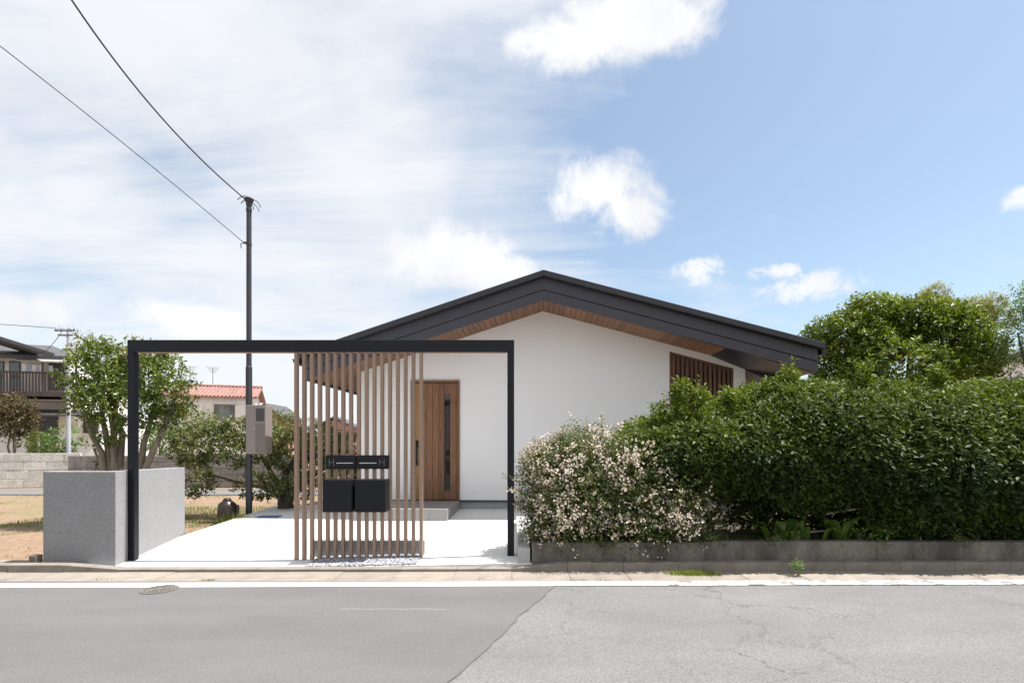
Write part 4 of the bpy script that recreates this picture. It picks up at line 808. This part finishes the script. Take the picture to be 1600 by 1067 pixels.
# ------------------------------------------------------------------ walls and houses in the background
def block_wall(name, lab, x0, x1, Y, z0, rows, bw, bh, m, rr, cat='block wall'):
    e = empty(name, ((x0 + x1) / 2, Y, z0), lab, cat, rz=.2 if bh > .25 else 0); ox = (x0 + x1) / 2
    MB().box(x0 - ox + .01, x1 - ox - .01, .02, .13, 0, rows * bh - .01).build('joints', M['mortar'], e)
    for r in range(rows):
        x = x0 - (bw / 2 if r % 2 else 0) * rr.uniform(.8, 1.2)
        while x < x1:
            w = bw * rr.uniform(.75, 1.25) if bh > .25 else bw; a, b = max(x, x0), min(x + w, x1)
            if b - a > .06: MB().box(a - ox + .005, b - ox - .005, rr.uniform(-.008, .006), .125, r * bh + .006, (r + 1) * bh - .006).build('block', m, e, .008)
            x += w
    return e
rr = random.Random(11)
block_wall('stone_wall', 'pale weathered wall of large stone blocks across the bare field', -20.5, P(104, 700, 16.6).x, 16.6, -.09, 4, .85, .285, M['stone_pale'], rr)
block_wall('block_wall', 'darker grey block wall running on from the pale stone wall', P(106, 700, 17).x, P(470, 700, 17).x, 17.0, -.09, 5, .42, .212, M['stone_grey'], rr)
rf = empty('railing', (-18.2, 16.75, 1.06), 'dark metal railing on top of the pale stone wall', 'railing')
for i in range(27): MB().box(-2.2 + i * .135, -2.2 + i * .135 + .025, 0, .02, 0, .36).build('bar', M['nb_brown'], rf)
for z in (.05, .34): MB().box(-2.25, 1.40, .022, .045, z, z + .035).build('rail', M['nb_brown'], rf)

def px_box(mb, x0, x1, y0, y1, Y, depth, o):           # a block whose street face fills a pixel rectangle at depth Y
    a = P(x0, y1, Y); b = P(x1, y0, Y); mb.box(a.x - o.x, b.x - o.x, Y - o.y, Y + depth - o.y, a.z - o.z, b.z - o.z); return mb
def balcony_house():
    Y = 27.0; o = Vector((P(40, 700, Y).x, Y, -.09)); e = empty('balcony_house', o, 'two storey white neighbour house with dark balcony and grey tiled roofs', 'house', rz=.24)
    w = MB(); px_box(w, -150, 96, 556, 735, Y, 7, o); px_box(w, 96.5, 141, 642, 735, Y + .1, 6, o); w.build('wall', M['nb_white'], e)
    def pb(name, x0, x1, y0, y1, dy, depth, m, par=None): k = px_box(MB(), x0, x1, y0, y1, Y + dy, depth, o); return k.build(name, m, par or e)
    def slope(name, pts, m, t=.18):                    # a sloping roof sheet from (px, py, Y) corners
        q = [P(*p) - o for p in pts]; return MB().hexa([tuple(v - Vector((0, 0, t))) for v in q] + [tuple(v) for v in q]).build(name, m, e)
    slope('roof', [(-160, 556, Y - .8), (104, 553, Y - .8), (104, 541, Y + 3), (-160, 541, Y + 3)], M['nb_roof'])
    slope('roof', [(-160, 480, 24.5), (48, 548, 24.5), (48, 548, 27.5), (-160, 482, 27.5)], M['nb_roof'], .16)
    slope('roof', [(-160, 626, Y - 1.4), (108, 624, Y - 1.4), (108, 617, Y - .02), (-160, 617, Y - .02)], M['nb_brown'], .10)
    slope('porch_roof', [(42, 646, Y - 1.6), (110, 646, Y - 1.6), (110, 639, Y - .02), (42, 639, Y - .02)], M['nb_roof'], .10)
    slope('balcony_canopy', [(15, 562, Y - 1.3), (100, 562, Y - 1.3), (98, 556, Y - .02), (15, 556, Y - .02)], M['pale_sheet'], .05)
    bal = pb('balcony', -150, 95, 611, 618, -1.2, 1.19, M['nb_brown'])
    pb('rail', -150, 95, 579, 582, -1.2, .06, M['nb_brown'], bal)
    for i in range(26): pb('baluster', -12 + i * 4.2, -10.2 + i * 4.2, 582, 611, -1.18, .04, M['nb_brown'], bal)
    for x in (46.5, 92): pb('post', x, x + 2.2, 562, 611, -1.22, .07, M['nb_brown'], bal)
    for x0, x1, y0, y1 in ((1, 11, 566, 610), (18, 32, 565, 610), (70, 90, 566, 608)):
        wn = pb('window', x0, x1, y0, y1, -.05, .04, M['nb_dark']); pb('pane', x0 + 1, x1 - 1, y0 + 1, y1 - 1, -.06, .008, M['window_glass'], wn)
    d = pb('entrance', 44, 82, 649, 735, -.05, .04, M['nb_dark']); pb('door_panel', 48, 60, 655, 735, -.06, .008, M['nb_brown'], d)
    wn = pb('window', 117, 137, 652, 676, .02, .06, M['nb_brown']); pb('pane', 118.5, 135.5, 653.5, 674.5, .01, .008, M['nb_dark'], wn)
    for i in range(5): pb('grille_bar', 119.5 + i * 3.4, 120.3 + i * 3.4, 652, 676, -.03, .03, M['nb_brown'], wn)
    for i, (x, yy) in enumerate(((34, 568), (41, 567), (50, 570), (56, 569), (62, 570), (76, 571))):
        k = MB(); c = P(x, yy, Y - .7); 
        k.hexa([tuple(c + Vector(v)) for v in ((0, 0, -.40 - .05 * (i % 3)), (.20, .02, -.42), (.20, .04, -.42), (0, .02, -.40 - .05 * (i % 3)), (.01, 0, 0), (.19, .01, 0), (.19, .03, 0), (.01, .02, 0))])
        tag(k.build('laundry', M['cloth'] if i % 2 else M['nb_white']), ('pale blue' if i % 2 else 'white') + ' garment drying under the balcony canopy of the neighbour house', 'laundry', ('blue' if i % 2 else 'white') + ' laundry on the balcony')
    return e
balcony_house()
def red_house():
    Y = 46.0; o = Vector((P(330, 700, Y).x, Y, -.09)); e = empty('red_roofed_house', o, 'white two storey house with red tiled roof behind the shrubs', 'house', rz=.30)
    k = F / Y; a = P(255, 735, Y); b = P(388, 619, Y); D = 3.9; ov = .35; zt = b.z - o.z
    ridge_z = P(330, 604, Y).z - o.z + .22
    w = MB().box(a.x - o.x, b.x - o.x, 0, D, -.2, zt); 
    w.v += [(b.x - o.x, 0, zt), (b.x - o.x, D, zt), (b.x - o.x, D / 2, ridge_z - .15)]; n = len(w.v); w.f.append((n - 3, n - 2, n - 1)); w.build('wall', M['nb_white'], e)
    x0, x1 = a.x - o.x - .4, b.x - o.x + .5
    rf_ = MB(); rf_.hexa([(x0, -ov, zt - .16), (x1, -ov, zt - .16), (x1, D / 2, ridge_z - .16), (x0, D / 2, ridge_z - .16), (x0, -ov, zt), (x1, -ov, zt), (x1, D / 2, ridge_z), (x0, D / 2, ridge_z)])
    rf_.hexa([(x0, D / 2, ridge_z - .16), (x1, D / 2, ridge_z - .16), (x1, D + ov, zt - .16), (x0, D + ov, zt - .16), (x0, D / 2, ridge_z), (x1, D / 2, ridge_z), (x1, D + ov, zt), (x0, D + ov, zt)])
    rf_ = rf_.build('roof', M['red_tile'], e); nrow = 28
    for i in range(nrow):
        x = x0 + (x1 - x0) * (i + .5) / nrow; MB().tube([(x, -ov - .01, zt + .02), (x, D / 2, ridge_z + .02)], .075, 6).build('tile_row', M['red_tile'], rf_)
    MB().tube([(x0 - .05, D / 2, ridge_z + .06), (x1 + .05, D / 2, ridge_z + .06)], .14, 8).build('ridge', M['red_tile'], rf_)
    def win(xa, xb, ya, yb):
        p, q = P(xa, yb, Y), P(xb, ya, Y); f = MB().box(p.x - o.x, q.x - o.x, -.06, -.002, p.z - o.z, q.z - o.z).build('window', M['meter_dark'], e)
        m_ = (p.x + q.x) / 2 - o.x
        for u0, u1, gm in ((p.x - o.x + .07, m_ - .03, 'window_glass'), (m_ + .03, q.x - o.x - .07, 'window_glass')): MB().box(u0, u1, -.072, -.062, p.z - o.z + .07, q.z - o.z - .07).build('pane', M[gm], f)
        MB().box(p.x - o.x - .15, q.x - o.x + .15, -.30, -.003, q.z - o.z + .10, q.z - o.z + .16).build('hood', M['nb_white'], f)
    win(271, 299, 631, 650); win(334, 363, 632, 656)
    for xa, xb in ((300, 319), (364, 384)): p, q = P(xa, 652, Y), P(xb, 632, Y); MB().box(p.x - o.x, q.x - o.x, -.14, -.002, p.z - o.z, q.z - o.z).build('shutter_box', M['nb_white'], e)
    for px_, top_, lean in ((313, 574, .0), (344, 574, .1)):
        p = P(px_, 604, Y + 2); t = P(px_, top_, Y + 2) - o; an = MB().tube([(p.x - o.x, 2, p.z - o.z - .5), tuple(t)], .03, 6); 
        for q in range(4): an.box(t.x - .55 + .1 * q, t.x + .55 - .12 * q, 1.98 + .1 * q, 2.01 + .1 * q, t.z - .05 - .14 * q, t.z - .02 - .14 * q)
        an.build('antenna', M['meter_dark'], e)
    def small(name, lab, x0, x1, ytop, yeave, ybase, Y, wm, rm):
        o = Vector((P((x0 + x1) / 2, 700, Y).x, Y, -.09)); e = empty(name, o, lab, 'house'); a = P(x0, ybase, Y); b = P(x1, yeave, Y); zt = b.z - o.z; zr = P(x0, ytop, Y).z - o.z; A, B = a.x - o.x, b.x - o.x; m_ = (A + B) / 2
        MB().prism_v([(A, -.2), (B, -.2), (B, zt), (m_, zr - .15), (A, zt)], 0, 3).build('wall', wm, e)
        t = .2; ov = .45; k = (zr - zt) / (B - m_)
        MB().prism_v([(A - ov, zt - k * ov), (m_, zr - .0), (m_, zr + t), (A - ov, zt - k * ov + t)], -.4, 3.4).build('roof', rm, e); MB().prism_v([(m_, zr), (B + ov, zt - k * ov), (B + ov, zt - k * ov + t), (m_, zr + t)], -.4, 3.4).build('roof', rm, e)
        w_ = (B - A); f = MB().box(A + w_ * .3, A + w_ * .55, -.06, -.002, zt - 1.5, zt - .4).build('window', M['meter_dark'], e); MB().box(A + w_ * .33, A + w_ * .52, -.07, -.062, zt - 1.44, zt - .46).build('pane', M['window_glass'], f)
    small('brown_roofed_house', 'orange tan house with brown roof beyond the meter box', 396, 437, 634, 650, 735, 38.0, M['orange_wall'], M['nb_roof'])
    small('grey_roofed_house', 'distant pinkish house with slate grey roof seen between the slats', 500, 546, 653, 665, 720, 60.0, M['pink_wall'], M['nb_roof'])
    small('garden_house', 'neighbour house with dark grey roof half hidden behind the pale tree', 1530, 1690, 548, 575, 760, 22.0, M['nb_white'], M['nb_roof'])
    small('far_house', 'distant white house with dark roof far beyond the slat screen', 551, 590, 664, 672, 716, 75.0, M['nb_white'], M['nb_roof'])
red_house()
# far concrete utility pole with cross arm and its wires
up = empty('utility_pole', (P(107, 700, 18).x, 18.0, -.09), 'pale concrete utility pole with cross arms beside the balcony house', 'pole')
zt = P(104, 513, 18).z + .09
MB().lathe([(.075, 0), (.05, zt)], 12).build('shaft', M['grey_pole'], up)
for z, w in ((zt - .12, .42), (zt - .28, .3)): MB().box(-w, w * .7, -.09, -.055, z, z + .05).build('cross_arm', M['meter_dark'], up)
for x in (-.38, -.2, .12, .26): MB().lathe([(.02, 0), (.035, .03), (.02, .09)], 8, (x, -.07, zt - .065)).build('insulator', M['grey_pole'], up)
add_wire('far_wire', P(101, 514, 18), P(50, 510, 18), P(-60, 503, 18), .010, 'thin far wire leading away from the concrete utility pole past the balcony house', 'far wires')
add_wire('far_wire', P(97, 517, 18), P(85, 534, 18.4), P(68, 552, 19), .010, 'thin far wire dropping from the utility pole to the balcony house roof', 'far wires')
add_wire('far_wire', P(106, 514, 18), P(140, 534, 20), P(215, 568, 24), .009, 'thin far wire running from the utility pole behind the round topped tree', 'far wires')
